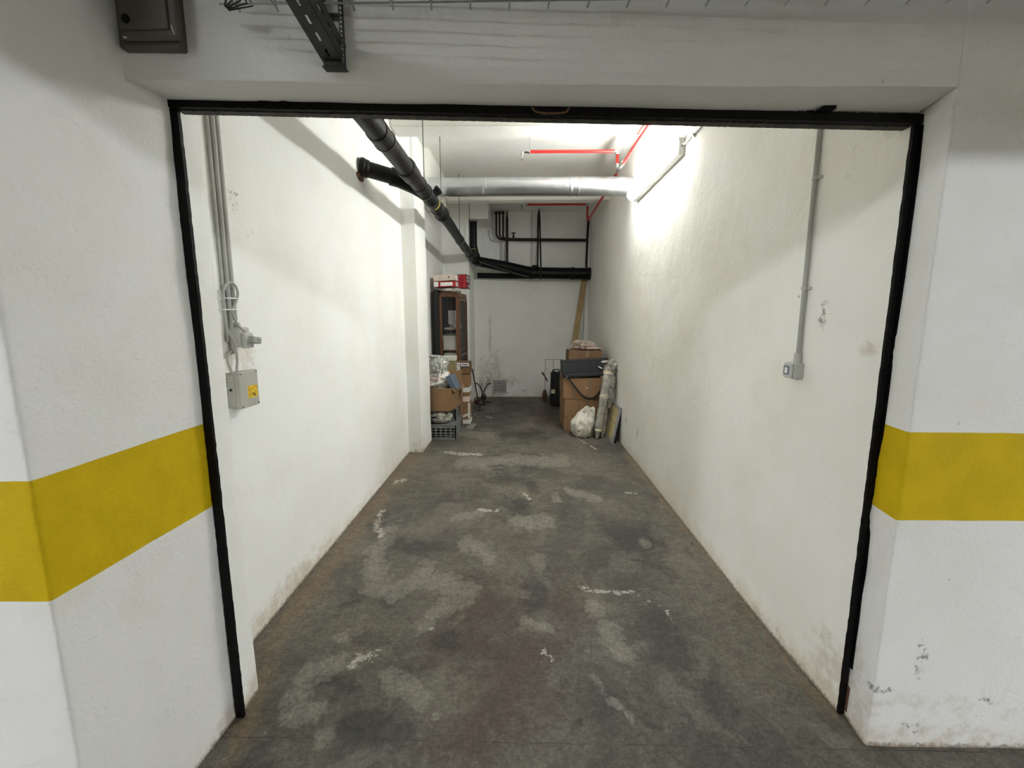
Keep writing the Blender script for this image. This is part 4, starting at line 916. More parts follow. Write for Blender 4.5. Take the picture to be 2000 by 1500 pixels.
# ------------------------------------------------------------------ waste pipe under the ceiling
def zpipe(y):
    P = [(1.55, 2.56), (2.4, 2.56), (3.42, 2.56), (4.4, 2.565), (5.3, 2.562), (7.25, 2.485), (7.7, 2.445)]
    for (a, za), (b_, zb) in zip(P, P[1:]):
        if y <= b_: return za + (zb - za) * (y - a) / (b_ - a)
    return P[-1][1]
def xpipe(y):
    return -0.83 + 0.035 * max(0.0, min(1.0, (y - 6.7) / 0.8))
def waste_pipe():
    X = -0.83
    r = thing('waste_pipe', 'black waste pipe hung under the ceiling along the left wall', 'pipe', (X, 4.4, 2.5))
    def seg(name, ys, m, parent=r, **kw):
        b = B(); b.tube([(xpipe(y), y, zpipe(y)) for y, q in ys], [q for y, q in ys], 24)
        return b.build(name, m, parent, smooth=40, **kw)
    seg('cast_iron_section', [(1.55, .061), (2.3, .061), (2.66, .061), (2.665, .067), (2.80, .067), (2.81, .0605), (3.3, .0605)], M['iron'])
    seg('cast_iron_section', [(3.28, .0605), (3.29, .071), (3.33, .075), (3.36, .071), (3.50, .069), (3.52, .0605), (3.70, .0605)], M['iron'])
    seg('branch_fitting', [(3.70, .0605), (3.705, .066), (3.74, .066), (3.745, .061), (4.15, .061), (4.16, .066), (4.20, .066), (4.21, .062), (4.48, .062)], M['pipe_black'])
    c = seg('coupler', [(4.48, .062), (4.485, .068), (4.52, .071), (4.56, .067), (4.70, .067), (4.71, .075), (4.76, .078), (4.80, .074), (4.81, .0625)], M['pipe_black'])
    seg('plastic_section', [(4.81, .0625), (4.815, .0575), (5.2, .0575), (6.6, .0575), (6.605, .062), (6.63, .062), (6.635, .058), (7.0, .058)], M['pipe_black'])
    seg('end_socket', [(6.99, .058), (7.0, .066), (7.05, .066), (7.06, .0635), (7.36, .0635), (7.38, .067), (7.46, .067)], M['pipe_black'])
    # yellow arc of the maker's stripe
    b = B()
    pts = [(X + .0635 * math.cos(a), 4.30, zpipe(4.3) + .0635 * math.sin(a)) for a in np.linspace(-1.35, 0.25, 14)]
    b.tube(pts, 0.0035, 6); b.build('yellow_stripe', M['pipe_stripe'], c, label='yellow stripe')
    # branch from the wall
    b = B()
    P = [Vector((-1.252, 3.56, 2.648)), Vector((-1.02, 3.66, 2.602)), Vector((-.90, 3.80, 2.575)), Vector((-.83, 3.95, 2.557))]
    b.tube([P[0], P[0].lerp(P[1], .12), P[0].lerp(P[1], .14), P[0].lerp(P[1], .25), P[0].lerp(P[1], .28), P[1]], [.070, .074, .068, .066, .0585, .0585], 24)
    br = b.build('wall_branch', M['iron'], r, smooth=40)
    b = B(); b.tube([P[1].lerp(P[0], .1), P[1].lerp(P[0], .08), P[1], P[1].lerp(P[2], .3), P[2], P[3]], [.0585, .069, .069, .062, .061, .060], 24)
    b.build('branch_arm', M['pipe_black'], r, smooth=40)
    b = B(); b.blob((-1.246, 3.56, 2.575), (0.012, 0.075, 0.03), 0.3, 3, 4, 3); b.build('mortar_smear', M['rust'], br, smooth=True)
    # cleaning eye
    b = B(); a = Vector((X, 4.12, zpipe(4.12))); d = Vector((0.75, 0.15, 0.62)).normalized()
    b.tube([a, a + d * .092, a + d * .093, a + d * .118, a + d * .120], [.033, .033, .042, .042, .036], 20); b.build('cleaning_eye', M['pipe_black'], r, smooth=40)
    for y in (2.82, 3.93, 4.74, 6.10, 7.28):
        b = B(); z = zpipe(y); R0 = .066 if y < 5 else .061
        b.tube([(X, y, 3.38), (X, y, z + R0 + .02)], 0.0042, 8)
        b.tube([(X + R0 * math.cos(a), y, z + R0 * math.sin(a)) for a in np.linspace(0, 2 * math.pi, 28)[:-1]], 0.0048, 6, closed=True)
        b.build('hanger_rod', M['rod'], r, smooth=True)
waste_pipe()

def down_pipe():
    r = thing('down_pipe', 'black vertical pipe coming out of the bulkhead above the cabinet', 'pipe', (-.78, 7.52, 2.4))
    b = B(); b.tube([(-.795, 7.52, 3.08), (-.795, 7.52, 2.68), (-.775, 7.53, 2.56), (-.75, 7.56, 2.50)], [.058, .058, .062, .064], 24); b.build('pipe', M['pipe_black'], r, smooth=40)
    b = B(); b.lathe([(.058, 0), (.082, .004), (.082, .022), (.070, .03), (.06, .03)], Matrix.Translation((-.795, 7.52, 3.054)), 28); b.build('ceiling_rosette', M['galv'], r, smooth=40)
    b = B(); b.tube([(-.795 + .0585 * math.cos(a), 7.52 + .0585 * math.sin(a), 2.62) for a in np.linspace(-2.2, -0.4, 12)], .004, 6); b.build('yellow_stripe', M['pipe_stripe'], r)
down_pipe()

def cross_pipe():
    r = thing('collector_pipe', 'thick black collector pipe running across the back wall', 'pipe', (.3, 8.0, 2.2))
    b = B(); b.tube([(-.785, 7.50, 2.45), (-.72, 7.58, 2.43), (-.3, 7.76, 2.37), (.16, 7.95, 2.285)], [.07, .082, .09, .094], 26); b.build('slanting_section', M['pipe_black'], r, smooth=40)
    b = B(); b.tube([(.13, 7.98, 2.285), (.14, 7.98, 2.285), (.20, 7.99, 2.282), (.21, 7.99, 2.282), (.88, 8.0, 2.272), (.885, 8.0, 2.272), (.93, 8.0, 2.271), (.935, 8.0, 2.271), (1.15, 8.0, 2.267), (1.155, 8.0, 2.267), (1.222, 8.0, 2.266)],
                    [.100, .110, .110, .100, .100, .110, .110, .100, .100, .108, .108], 28); b.build('straight_section', M['pipe_black'], r, smooth=40)
    b = B(); b.tube([(-.79, 8.05, 2.245), (-.2, 8.08, 2.235), (.2, 8.05, 2.235)], .048, 18); b.build('rear_section', M['pipe_black'], r, smooth=40)
    b = B(); b.tube([(.25, 8.0, 2.36), (.25, 8.0, 2.395), (.25, 8.0, 2.396), (.25, 8.0, 2.415)], [.045, .045, .058, .058], 18); b.build('cleaning_eye', M['pipe_black'], r, smooth=40)
    b = B(); b.tube(catmull([(-.82, 7.50, 2.40), (-.76, 7.47, 2.345), (-.70, 7.48, 2.35), (-.66, 7.52, 2.41)], 5), .006, 8); b.tube([(-.70, 7.50, 2.41), (-.4, 7.62, 2.33), (.1, 7.86, 2.21)], .007, 8)
    b.build('hose_strap', M['rod'], r, smooth=True)
cross_pipe()

# ------------------------------------------------------------------ ventilation duct
def duct():
    r = thing('ventilation_duct', 'round galvanised ventilation duct crossing below the ceiling', 'duct', (0.05, 5.07, 2.81))
    b = B()
    pts = []; rs = []
    x = -1.095
    for k in range(90):
        pts.append((x, 5.07 + .0008 * math.sin(k * 1.1), 2.915)); rs.append(.098 + .0006 * noise.noise(Vector((x * 3, 0, 0))))
        x += (1.2 + 1.095) / 89
    b.tube(pts, rs, 48); b.build('duct_body', M['duct'], r, smooth=40)
    for x in (-.4, .53):
        b = B(); b.tube([(x - .02, 5.07, 2.915), (x - .016, 5.07, 2.915), (x + .016, 5.07, 2.915), (x + .02, 5.07, 2.915)], [.0982, .1, .1, .0982], 48); b.build('joint_band', M['duct'], r, smooth=40)
    for x in (-1.0, .62):
        b = B(); b.tube([(x, 5.07 + .101 * math.cos(a), 2.915 + .101 * math.sin(a)) for a in np.linspace(0, 2 * math.pi, 30)[:-1]], .003, 6, closed=True); b.build('hanger', M['galv'], r)
duct()

# ------------------------------------------------------------------ red sprinkler line
def sprinkler():
    r = thing('sprinkler_main', 'red sprinkler pipe running along the top of the right wall', 'pipe', (1.05, 4.0, 3.04))
    b = B(); b.tube([(1.045, 1.7, 3.075), (1.045, 4.80, 3.066)], .0175, 16); b.build('near_section', M['red_pipe'], r, smooth=40)
    b = B(); b.tube([(1.04, 4.79, 3.066), (1.038, 4.82, 3.064), (1.035, 5.0, 3.06), (1.038, 5.06, 3.058)], [.023, .024, .022, .02], 16); b.tube([(1.03, 4.93, 3.06), (1.008, 4.93, 3.07), (1.006, 4.93, 3.10)], .021, 14); b.build('steel_tee', M['chrome'], r, smooth=40)
    b = B(); b.tube([(1.04, 5.06, 3.058), (1.05, 5.6, 3.052), (1.058, 7.25, 3.03), (1.04, 7.30, 3.03)], .0165, 16); b.build('far_section', M['red_pipe'], r, smooth=40)
    for y in (2.6, 4.87):
        b = B(); b.tube([(1.045, y, 3.38), (1.045, y, 3.08)], .003, 6); b.build('hanger_rod', M['galv'], r)
    for y, zr, ze, lb in ((4.93, 3.09, 3.225, 'red sprinkler branch hanging in front of the silver duct'), (7.2, 3.03, 3.245, 'dark red sprinkler branch above the brown pipes at the back')):
        t = thing('sprinkler_branch', lb, 'pipe', (.5, y, 3.16), group=None)
        b = B(); b.tube([(1.006 if y < 6 else 1.032, y, zr), (1.006 if y < 6 else 1.032, y, ze - .02)], .0165, 14); b.build('riser', M['red_pipe'], t, smooth=40)
        xr = 1.006 if y < 6 else 1.032
        b = B(); b.tube([(xr - .03, y, ze), (.075, y, ze + .002)], .0165, 14); b.build('arm', M['red_pipe'], t, smooth=40)
        b = B(); b.tube(catmull([(xr, y, ze - .035), (xr, y, ze - .012), (xr - .012, y, ze), (xr - .035, y, ze)], 5), .021, 14); b.build('elbow', M['chrome'], t, smooth=40)
        b = B(); b.tube(catmull([(.085, y, ze), (.045, y, ze + .004), (.012, y, ze - .004), (.004, y, ze - .03)], 5), [.019] * 8 + [.016] * 8, 14); b.build('end_elbow', M['chrome'], t, smooth=40)
        b = B(); b.lathe([(0, -.048), (.013, -.048), (.013, -.045), (.004, -.043), (.003, -.03), (.009, -.026), (.010, 0), (0, 0)], Matrix.Translation((.004, y, ze - .028)), 14); b.build('sprinkler_head', M['chrome'], t, smooth=40)
        b = B(); b.tube([(.085, y, 3.38), (.085, y, ze + .02)], .0028, 6); b.tube([(.085, y + .02 * math.cos(a), ze + .02 * math.sin(a)) for a in np.linspace(0, 2 * math.pi, 18)[:-1]], .0025, 6, closed=True)
        b.build('hanger_rod', M['galv'], t)
sprinkler()

# ------------------------------------------------------------------ brown pipes on the back wall
def brown_pipes():
    def solo(name, pts, rr, label, cat='pipe', m='brown_pipe'):
        b = B(); b.tube(pts, rr, 14); return b.build(name, M[m], smooth=40, label=label, cat=cat)
    solo('heating_pipe', [(-.256, 8.12, 3.375), (-.256, 8.12, 3.30), (-.256, 8.10, 3.22), (-.256, 8.1, 2.36)], [.010, .012, .022, .021], 'leftmost brown vertical pipe, straight, beside the red valve wheel')
    t = thing('heating_pipe', 'pair of brown vertical pipes splaying apart in the middle of the back wall', 'pipe', (.31, 8.1, 2.3))
    b = B(); b.tube([(.300, 8.12, 3.36), (.296, 8.11, 3.25), (.292, 8.10, 2.34)], [.009, .016, .015], 14); b.build('pipe', M['brown_pipe'], t, smooth=40)
    b = B(); b.tube([(.305, 7.98, 3.365), (.315, 7.95, 3.20), (.338, 7.87, 2.42), (.338, 7.87, 2.16)], [.009, .015, .015, .015], 14); b.build('pipe', M['brown_pipe'], t, smooth=40)
    solo('heating_pipe', [(1.172, 8.1, 3.25), (1.18, 8.09, 3.2), (1.165, 8.07, 2.85), (1.150, 8.0, 2.38)], [.018, .024, .022, .02], 'brown vertical pipe in the back right corner', m='brown_pipe')
    r = thing('distribution_pipe', 'brown horizontal pipe high on the back wall fed by three bends', 'pipe', (.4, 8.05, 2.8))
    b = B(); b.tube([(-.30, 8.02, 2.862), (.4, 8.02, 2.852), (1.155, 8.02, 2.842)], .027, 16); b.build('main', M['brown_pipe'], r, smooth=40)
    for k, x in enumerate((-.445, -.385, -.325)):
        b = B(); y = 8.05 - .01 * k
        b.tube(catmull([(x, 8.16, 3.345), (x, y + .04, 3.34), (x, y, 3.29), (x, y, 3.05), (x, y, 2.96 - .02 * k), (x + .03, y, 2.90 - .008 * k), (x + .09, y - .01, 2.865), (-.22, 8.02, 2.858)], 5), .0165, 12)
        b.build('bend', M['brown_pipe'], r, smooth=40)
        b = B(); b.lathe([(0, -.022), (.024, -.022), (.027, 0), (.024, .022), (0, .022)], Matrix.Translation((x, y + .01, 3.315)), 8); b.build('union_nut', M['brown_pipe'], r)
    v = B(); v.tube([(-.14, 8.02, 2.87), (-.14, 8.02, 2.965)], .012, 10); v.lathe([(0, 0), (.02, 0), (.026, .01), (.02, .02), (0, .02)], Matrix.Translation((-.14, 8.02, 2.90)), 12); vv = v.build('valve', M['brown_pipe'], r, smooth=40)
    v = B(); v.lathe([(.01, 0), (.036, 0), (.042, .006), (.036, .012), (.01, .012)], Matrix.Translation((-.14, 8.02, 2.962)), 18); v.build('valve_wheel', M['brown_pipe'], vv, smooth=40)
    for x, z0, z1, lb in ((-.36, 2.3, 2.86, 'pale painted pipe under the three brown bends'), (.19, 2.3, 3.35, 'pale painted vertical pipe beside the pair of splayed brown pipes')):
        b = B(); b.tube([(x, 8.175, z0), (x, 8.175, z1)], .02, 12); b.build('painted_pipe', M['wall_paint'], smooth=40, label=lb, cat='pipe')
    b = B(); b.tube(catmull([(-.585, 8.13, 3.05), (-.575, 8.14, 2.95), (-.54, 8.16, 2.88), (-.46, 8.17, 2.85), (-.36, 8.17, 2.845)], 6), .012, 10)
    b.build('painted_conduit', M['wall_paint'], smooth=40, label='pale painted conduit curving out of the bulkhead corner', cat='conduit')
M['wall_paint'] = mat('white_wall_paint', (0.62, 0.61, 0.57), 0.7)
brown_pipes()

def vent():
    r = thing('vent_grille', 'small square vent grille low on the back wall', 'vent', (-.405, 8.19, .08))
    b = B(); b.box(-.525, -.285, 8.192, 8.198, .085, .325); b.build('dark_opening', M['black_ink'], r)
    b = B()
    for k in range(10):
        x = -.525 + .24 * k / 9; z = .085 + .24 * k / 9
        b.box(x - .0033, x + .0033, 8.183, 8.191, .085, .325); b.box(-.525, -.285, 8.183, 8.191, z - .0033, z + .0033)
    b.build('grid', M['paper'], r)
    b = B()
    for (x0, x1, z0, z1) in ((-.545, -.525, .06, .345), (-.285, -.268, .09, .335), (-.545, -.27, .325, .345), (-.545, -.30, .060, .083)):
        b.box(x0, x1, 8.180, 8.199, z0, z1, .003)
    b.build('plaster_surround', M['wall_paint'], r)
vent()

# ------------------------------------------------------------------ tube lights of the driving aisle (behind and above the camera)
def aisle_lamp(x, y, z, rz, L, m, label):
    r = thing('aisle_lamp', label, 'lamp', (x, y, z), rz)
    b = B(); b.box(-L / 2, L / 2, -.05, .05, -.035, .03, .008, 2); b.build('lamp_base', M['white_plastic'], r, local=True)
    b = B(); n = 12
    prof = [(.055 * math.cos(math.pi * k / n), -.035 - .045 * math.sin(math.pi * k / n)) for k in range(n + 1)]
    rows = [[b.bm.verts.new((xx, p[0] * .95, p[1])) for p in prof] for xx in (-L / 2 + .02, L / 2 - .02)]
    for k in range(n + 1):
        b.bm.faces.new((rows[0][k], rows[0][(k + 1) % (n + 1)], rows[1][(k + 1) % (n + 1)], rows[1][k]))
    b.bm.faces.new(rows[0][::-1]); b.bm.faces.new(rows[1])
    b.build('diffuser', m, r, local=True)
H90 = math.radians(90)
for x, y, rz, L, m, lb in AISLE_LAMPS:
    aisle_lamp(x, y, CEIL - .035, rz, L, M[m], lb)

# ------------------------------------------------------------------ cabinet and what is in and on it
CAB = dict(loc=(-1.035, 6.30, 0), rz=-math.radians(4.0))
CW, CD, CH = .275, .64, 1.835
def loc2w(x, y, z):
    return Matrix.Translation(Vector(CAB['loc'])) @ Euler((0, 0, CAB['rz'])).to_matrix().to_4x4() @ Vector((x, y, z))
def cabinet():
    r = thing('display_cabinet', 'tall reddish wood cabinet with glass panes behind the carton stack', 'cabinet', CAB['loc'], CAB['rz'])
    w = CW / 2
    p = .035
    for name, x, y in (('corner_post', -w, 0), ('corner_post', w - p, 0), ('corner_post', -w, CD - p), ('corner_post', w - p, CD - p)):
        b = B(); b.box(x, x + p, y, y + p, 0, CH, .003); b.build(name, M['wood_red'], r, local=True)
    b = B(); b.box(-w + .004, w - .004, CD - .012, CD - .006, .09, CH - .05); b.build('far_end_board', M['dark_void'], r, local=True)
    for z0, z1 in ((0, .09), (CH - .05, CH)):
        b = B(); b.box(-w, w, 0, CD, z0, z1, .003)
        b.build('top_board' if z1 == CH else 'plinth', M['wood_red'], r, local=True)
    b = B(); b.box(-w + .002, w - .002, -.012, CD + .004, CH, CH + .014, .003); b.build('cornice', M['wood_red'], r, local=True)
    for z in (.62, 1.02, 1.30):
        b = B(); b.box(-w + .01, w - .01, .01, CD - .01, z, z + .012); b.build('shelf', M['wood_red'] if z < 1.3 else M['glass'], r, local=True)
    b = B(); b.box(-w - .055, -w - .003, -.05, CD + .01, 0, CH + .05); b.build('back_board', M['dark_void'], r, local=True, label='black board closing the wall side')
    b = B(); b.box(-w + p, w - p, .012, .016, .09, CH - .05); b.build('end_pane', M['glass'], r, local=True)
    # glazed door on the aisle side, closed
    d = B()
    d.box(w - .006, w + .014, .03, .07, .10, CH - .06, .002); d.box(w - .006, w + .014, CD - .07, CD - .03, .10, CH - .06, .002)
    d.box(w - .006, w + .014, .07, CD - .07, .10, .15, .002); d.box(w - .006, w + .014, .07, CD - .07, CH - .10, CH - .06, .002); d.box(w - .006, w + .014, .07, CD - .07, .93, .965, .002)
    dr = d.build('door', M['wood_red'], r, local=True)
    d = B(); d.box(w + .002, w + .005, .07, CD - .07, .15, CH - .10); d.build('door_pane', M['glass'], dr, local=True)
cabinet()
def in_cab(name, x0, x1, y0, y1, z0, z1, m, label, cat, bev=.004, kids=()):
    r = thing(name, label, cat, tuple(loc2w((x0 + x1) / 2, (y0 + y1) / 2, z0)), CAB['rz'])
    cx, cy = (x0 + x1) / 2, (y0 + y1) / 2
    b = B(); b.box(x0 - cx, x1 - cx, y0 - cy, y1 - cy, 0, z1 - z0, bev, 2); b.build('body', M[m], r, local=True)
    for nm, a, mm in kids:
        b = B(); b.box(a[0] - cx, a[1] - cx, a[2] - cy, a[3] - cy, a[4] - z0, a[5] - z0, .0006); b.build(nm, M[mm], r, local=True)
    return r
in_cab('storage_box', -.095, .095, .035, .30, 1.0335, 1.215, 'paper', 'white lidded box on the middle shelf of the cabinet', 'box', kids=(('lid', (-.10, .10, .03, .305, 1.165, 1.2395), 'tub'),))
in_cab('storage_box', -.09, .09, .04, .30, .633, .99, 'tub', 'tall cream box below the white lidded box in the cabinet', 'box', kids=(('red_label', (-.04, .06, .038, .041, .70, .712), 'red_card'),))
in_cab('storage_box', -.03, .06, .10, .2, 1.403, 1.60, 'paper', 'small pale box standing high behind the cabinet glass', 'box')
in_cab('storage_box', -.06, .09, .34, .56, .633, 1.0, 'dark_void', 'black box at the rear of the lower cabinet shelf', 'box')
in_cab('dark_tray', -.10, .10, .04, .50, 1.245, 1.262, 'crate', 'dark grey tray lying on the white box in the cabinet', 'tray')
def rolls():
    c = loc2w(-.02, .12, 1.335)
    b = B(); b.blob((c.x, c.y, c.z), (.088, .07, .026), .16, 2.2, 11, 4, flat=c.z - .02); o = b.build('cloth_bundle', M['beige'], smooth=True, label='beige folded cloth bundle on the upper cabinet shelf', cat='cloth')
    c = loc2w(.0, .42, 1.366)
    b = B(); b.blob((c.x, c.y, c.z), (.085, .10, .045), .2, 2.0, 12, 4, flat=c.z - .045); b.build('paper_bundle', M['paper'], smooth=True, label='white crumpled paper bundle at the rear of the upper cabinet shelf', cat='paper')
rolls()
# move the glass shelf items: the upper shelf top sits at 1.312 m

def binder(name, c, dims, rz, tilt, m, label, kids):
    r = thing(name, label, 'binder', c, rot=(tilt[0], tilt[1], rz), group='lever arch binders on the cabinet')
    w, d, h = dims
    b = B(); b.box(-w / 2, w / 2, -d / 2, d / 2, 0, h, .003); b.build('cover', M[m], r, local=True)
    for nm, a, mm in kids:
        b = B(); b.box(*a, .0005); b.build(nm, M[mm], r, local=True)
    def hole(x, z):
        b = B(); b.lathe([(.0, 0), (.011, 0), (.011, .002), (0, .002)], Matrix.Translation((x, -d / 2 + .0005, z)) @ Matrix.Rotation(H90, 4, 'X'), 18); b.build('finger_ring', M['black_ink'], r, local=True, smooth=40)
    return r, hole
TOP = CH + .015
def on_top():
    c = loc2w(-.01, .09, TOP + .035)
    b = B(); b.blob((c.x, c.y, c.z), (.125, .12, .036), .16, 2.5, 21, 4, flat=TOP + .001); b.blob((c.x + .02, c.y + .22, c.z - .006), (.12, .15, .03), .16, 2.5, 22, 4, flat=TOP + .001)
    b.build('clear_bag', M['foil'], smooth=True, label='crumpled clear plastic bag under the binders on the cabinet', cat='bag')
    cx, cy, _ = loc2w(-.035, .12, 0)
    r, hole = binder('binder', (cx - .012, cy, TOP + .076), (.31, .28, .075), CAB['rz'] + .03, (0, -.035), 'red_card', 'red binder with white spine label, lower of two on the cabinet',
        (('spine_label', (-.06, .115, -.1425, -.1395, .012, .062), 'paper'), ('spine_end', (-.153, -.09, -.1422, -.1395, .004, .072), 'paper'), ('page_block', (.142, .1555, -.12, .12, .01, .064), 'paper')))
    hole(-.13, .036)
    r, hole = binder('binder', (cx - .012, cy - .005, TOP + .160), (.305, .28, .085), CAB['rz'] - .02, (0, -.055), 'beige', 'beige binder lying on top of the red one on the cabinet',
        (('page_block', (.14, .1532, -.12, .12, .01, .075), 'paper'),))
    hole(.07, .046)
    cx, cy, _ = loc2w(.168, .31, 0)
    r, hole = binder('binder', (cx, cy, TOP + .075), (.11, .27, .19), CAB['rz'], (0, 0), 'red_card', 'red and white binder standing behind the flat ones on the cabinet',
        (('spine_label', (.054, .0565, -.10, .10, .09, .18), 'paper'), ('spine_label_lower', (.054, .0565, .02, .12, .01, .06), 'paper')))
    b = B()
    for z in (0, .065, .13, .19):
        b.tube([(-.066, -.145, z), (.066, -.145, z), (.066, .145, z), (-.066, .145, z)], .0025, 6, closed=True)
    for x, y in ((-.066, -.145), (.066, -.145), (.066, .145), (-.066, .145), (.066, 0), (.066, .07), (.066, -.07), (0, -.145)):
        b.tube([(x, y, 0), (x, y, .19)], .0025, 6)
    bm = loc2w(.168, .31, TOP + .072)
    rr = thing('wire_basket', 'dark wire basket holding the upright red binder on the cabinet', 'basket', tuple(bm), CAB['rz'])
    b.build('wire', M['frame'], rr, local=True)
on_top()

# ------------------------------------------------------------------ cartons
def carton(label, x0, x1, y0, y1, z0, z1, rz=0.0, m='card', group=None, tapes=(), kids=(), bev=.004, skew=0.004):
    cx, cy = (x0 + x1) / 2, (y0 + y1) / 2
    r = thing('carton', label, 'carton', (cx, cy, z0), rz, group)
    w, d, h = x1 - x0, y1 - y0, z1 - z0
    b = B()
    t = bmesh.new(); bmesh.ops.create_cube(t, size=1)
    for v in t.verts: v.co = Vector((v.co.x * w, v.co.y * d, v.co.z * h + h / 2))
    bmesh.ops.bevel(t, geom=list(t.edges), offset=bev, segments=2, affect='EDGES')
    bmesh.ops.subdivide_edges(t, edges=[e for e in t.edges if (e.verts[0].co - e.verts[1].co).length > .08], cuts=5, use_grid_fill=True)
    for v in t.verts:
        k = noise.noise(v.co * 4 + Vector((cx * 9, cy * 5, z0 * 11))) * skew
        bulge = (1 - (2 * v.co.z / h - 1) ** 2) * .003
        v.co.x += math.copysign(bulge, v.co.x) + k; v.co.y += math.copysign(bulge, v.co.y) + k
    b._merge(t); b.build('box_body', M[m], r, local=True)
    # top seam and centre tape down the front
    b = B(); b.box(-w / 2 + .004, w / 2 - .004, -.0012, .0012, h - .0005, h + .0015); b.build('flap_seam', M['tape'], r, local=True)
    for a in tapes:        # x centre, width, z from, z to on the front face
        b = B(); b.box(a[0] - a[1] / 2, a[0] + a[1] / 2, -d / 2 - .0055, -d / 2 - .001, a[2], a[3]); b.build('tape_strip', M[a[4] if len(a) > 4 else 'tape'], r, local=True)
    for nm, a, mm in kids:
        b = B(); b.box(*a, .0004); b.build(nm, M[mm], r, local=True)
    return r

# right-hand pile
carton('bottom carton of the tall stack on the right, half behind the white sack', .575, 1.06, 5.72, 6.36, .001, .19, 0, tapes=((.03, .05, .0, .19),))
carton('middle carton of the tall stack on the right, above the white sack', .58, 1.07, 5.73, 6.38, .192, .432, .01, tapes=((.06, .05, .0, .24), (-.06, .006, .0, .24, 'card_dark')))
carton('large carton right under the long dark bag', .565, 1.07, 5.72, 6.38, .434, .715, -.012, tapes=((.09, .055, .0, .28), (-.125, .055, .0, .13)), kids=(('white_mark', (.04, .075, -.3365, -.334, .142, .15), 'paper'),))
carton('brown carton on top of the right pile behind the dark bag', .655, 1.115, 6.02, 6.37, .717, 1.05, .02, 'card_dark', tapes=((.02, .05, .24, .33),))
def bubble():
    b = B(); b.blob((.88, 6.17, 1.115), (.17, .10, .062), .30, 2.4, 31, 5, flat=1.053)
    b.blob((.80, 6.14, 1.155), (.075, .07, .035), .3, 2.4, 32, 4); b.blob((.97, 6.12, 1.075), (.15, .09, .02), .3, 3, 33, 4, flat=1.053)
    r = b.build('bubble_wrap_bundle', M['bubble'], smooth=True, label='crumpled bubble wrap bundle on the top right carton', cat='bundle')
bubble()

def long_bag():
    r = thing('long_bag', 'long dark slate fabric bag lying across the right carton pile', 'bag', (.84, 5.83, .72))
    Rm = Matrix.Translation((.835, 5.825, .835)) @ Matrix.Rotation(math.radians(-3.2), 4, 'Y')
    b = B(); b.obox(Rm @ Matrix.Translation((0, 0, .03)), (.60, .25, .16), .014, 3); bd = b.build('bag_body', M['navy_fabric'], r)
    b = B(); b.obox(Rm @ Matrix.Translation((-.01, -.005, -.075)), (.56, .26, .062), .02, 3); b.build('lower_pouch', M['navy_fabric'], bd)
    b = B(); b.obox(Rm @ Matrix.Translation((0, -.005, -.045)), (.59, .258, .014), .004); b.build('zip_band', M['strap'], r)
    b = B()
    for s in (-1, 1):
        b.tube([Rm @ Vector((s * .298, -.124, .108)), Rm @ Vector((s * .298, .124, .108))], .006, 8)
    b.tube([Rm @ Vector((-.298, -.124, .108)), Rm @ Vector((.298, -.124, .108))], .005, 8)
    b.build('piping', M['strap'], bd)
    b = B()
    P = catmull([(.585, 5.69, .745), (.66, 5.683, .66), (.76, 5.683, .53), (.83, 5.683, .465), (.93, 5.683, .445), (1.01, 5.685, .50), (1.06, 5.685, .58)], 6)
    for a, c in zip(P, P[1:]):
        dd = (c - a); L = dd.length
        ang = math.atan2(dd.z, dd.x)
        b.obox(Matrix.Translation((a + c) / 2) @ Matrix.Rotation(-ang, 4, 'Y'), (L * 1.12, .004, .026))
    b.build('carry_strap', M['strap'], r)
    b = B(); b.obox(Matrix.Translation((.60, 5.688, .725)) @ Matrix.Rotation(.7, 4, 'Y'), (.012, .01, .036), .003); b.build('strap_buckle', M['chrome'], r)
    b = B(); b.obox(Matrix.Translation((1.03, 5.685, .855)) @ Matrix.Rotation(.5, 4, 'Y'), (.055, .012, .016), .003); b.build('zip_puller', M['white_plastic'], r)
long_bag()

def sack():
    r = thing('sack', 'tied white woven plastic sack on the floor before the cartons', 'sack', (.80, 5.42, 0))
    def shp(p):
        s = 1.0 - .50 * max(0, p.z) ** 1.5
        return Vector((p.x * s + .20 * max(0, p.z) ** 1.5, p.y * s, p.z))
    b = B(); b.blob((.785, 5.44, .165), (.152, .14, .205), .16, 1.5, 41, 5, shape=shp, flat=.001)
    b.blob((.885, 5.45, .27), (.055, .06, .10), .2, 1.8, 47, 4)
    bd = b.build('sack_body', M['sack'], r, smooth=True)
    b = B()
    b.tube(catmull([(.80, 5.38, .31), (.79, 5.37, .35), (.80, 5.375, .385), (.84, 5.385, .395), (.855, 5.385, .36), (.84, 5.38, .31), (.85, 5.38, .25)], 6), [.008 + .004 * abs(math.sin(k * .7)) for k in range(37)], 8)
    b.blob((.905, 5.41, .345), (.03, .02, .045), .3, 2.5, 43, 3)
    b.build('tied_neck', M['sack'], r, smooth=True)
sack()

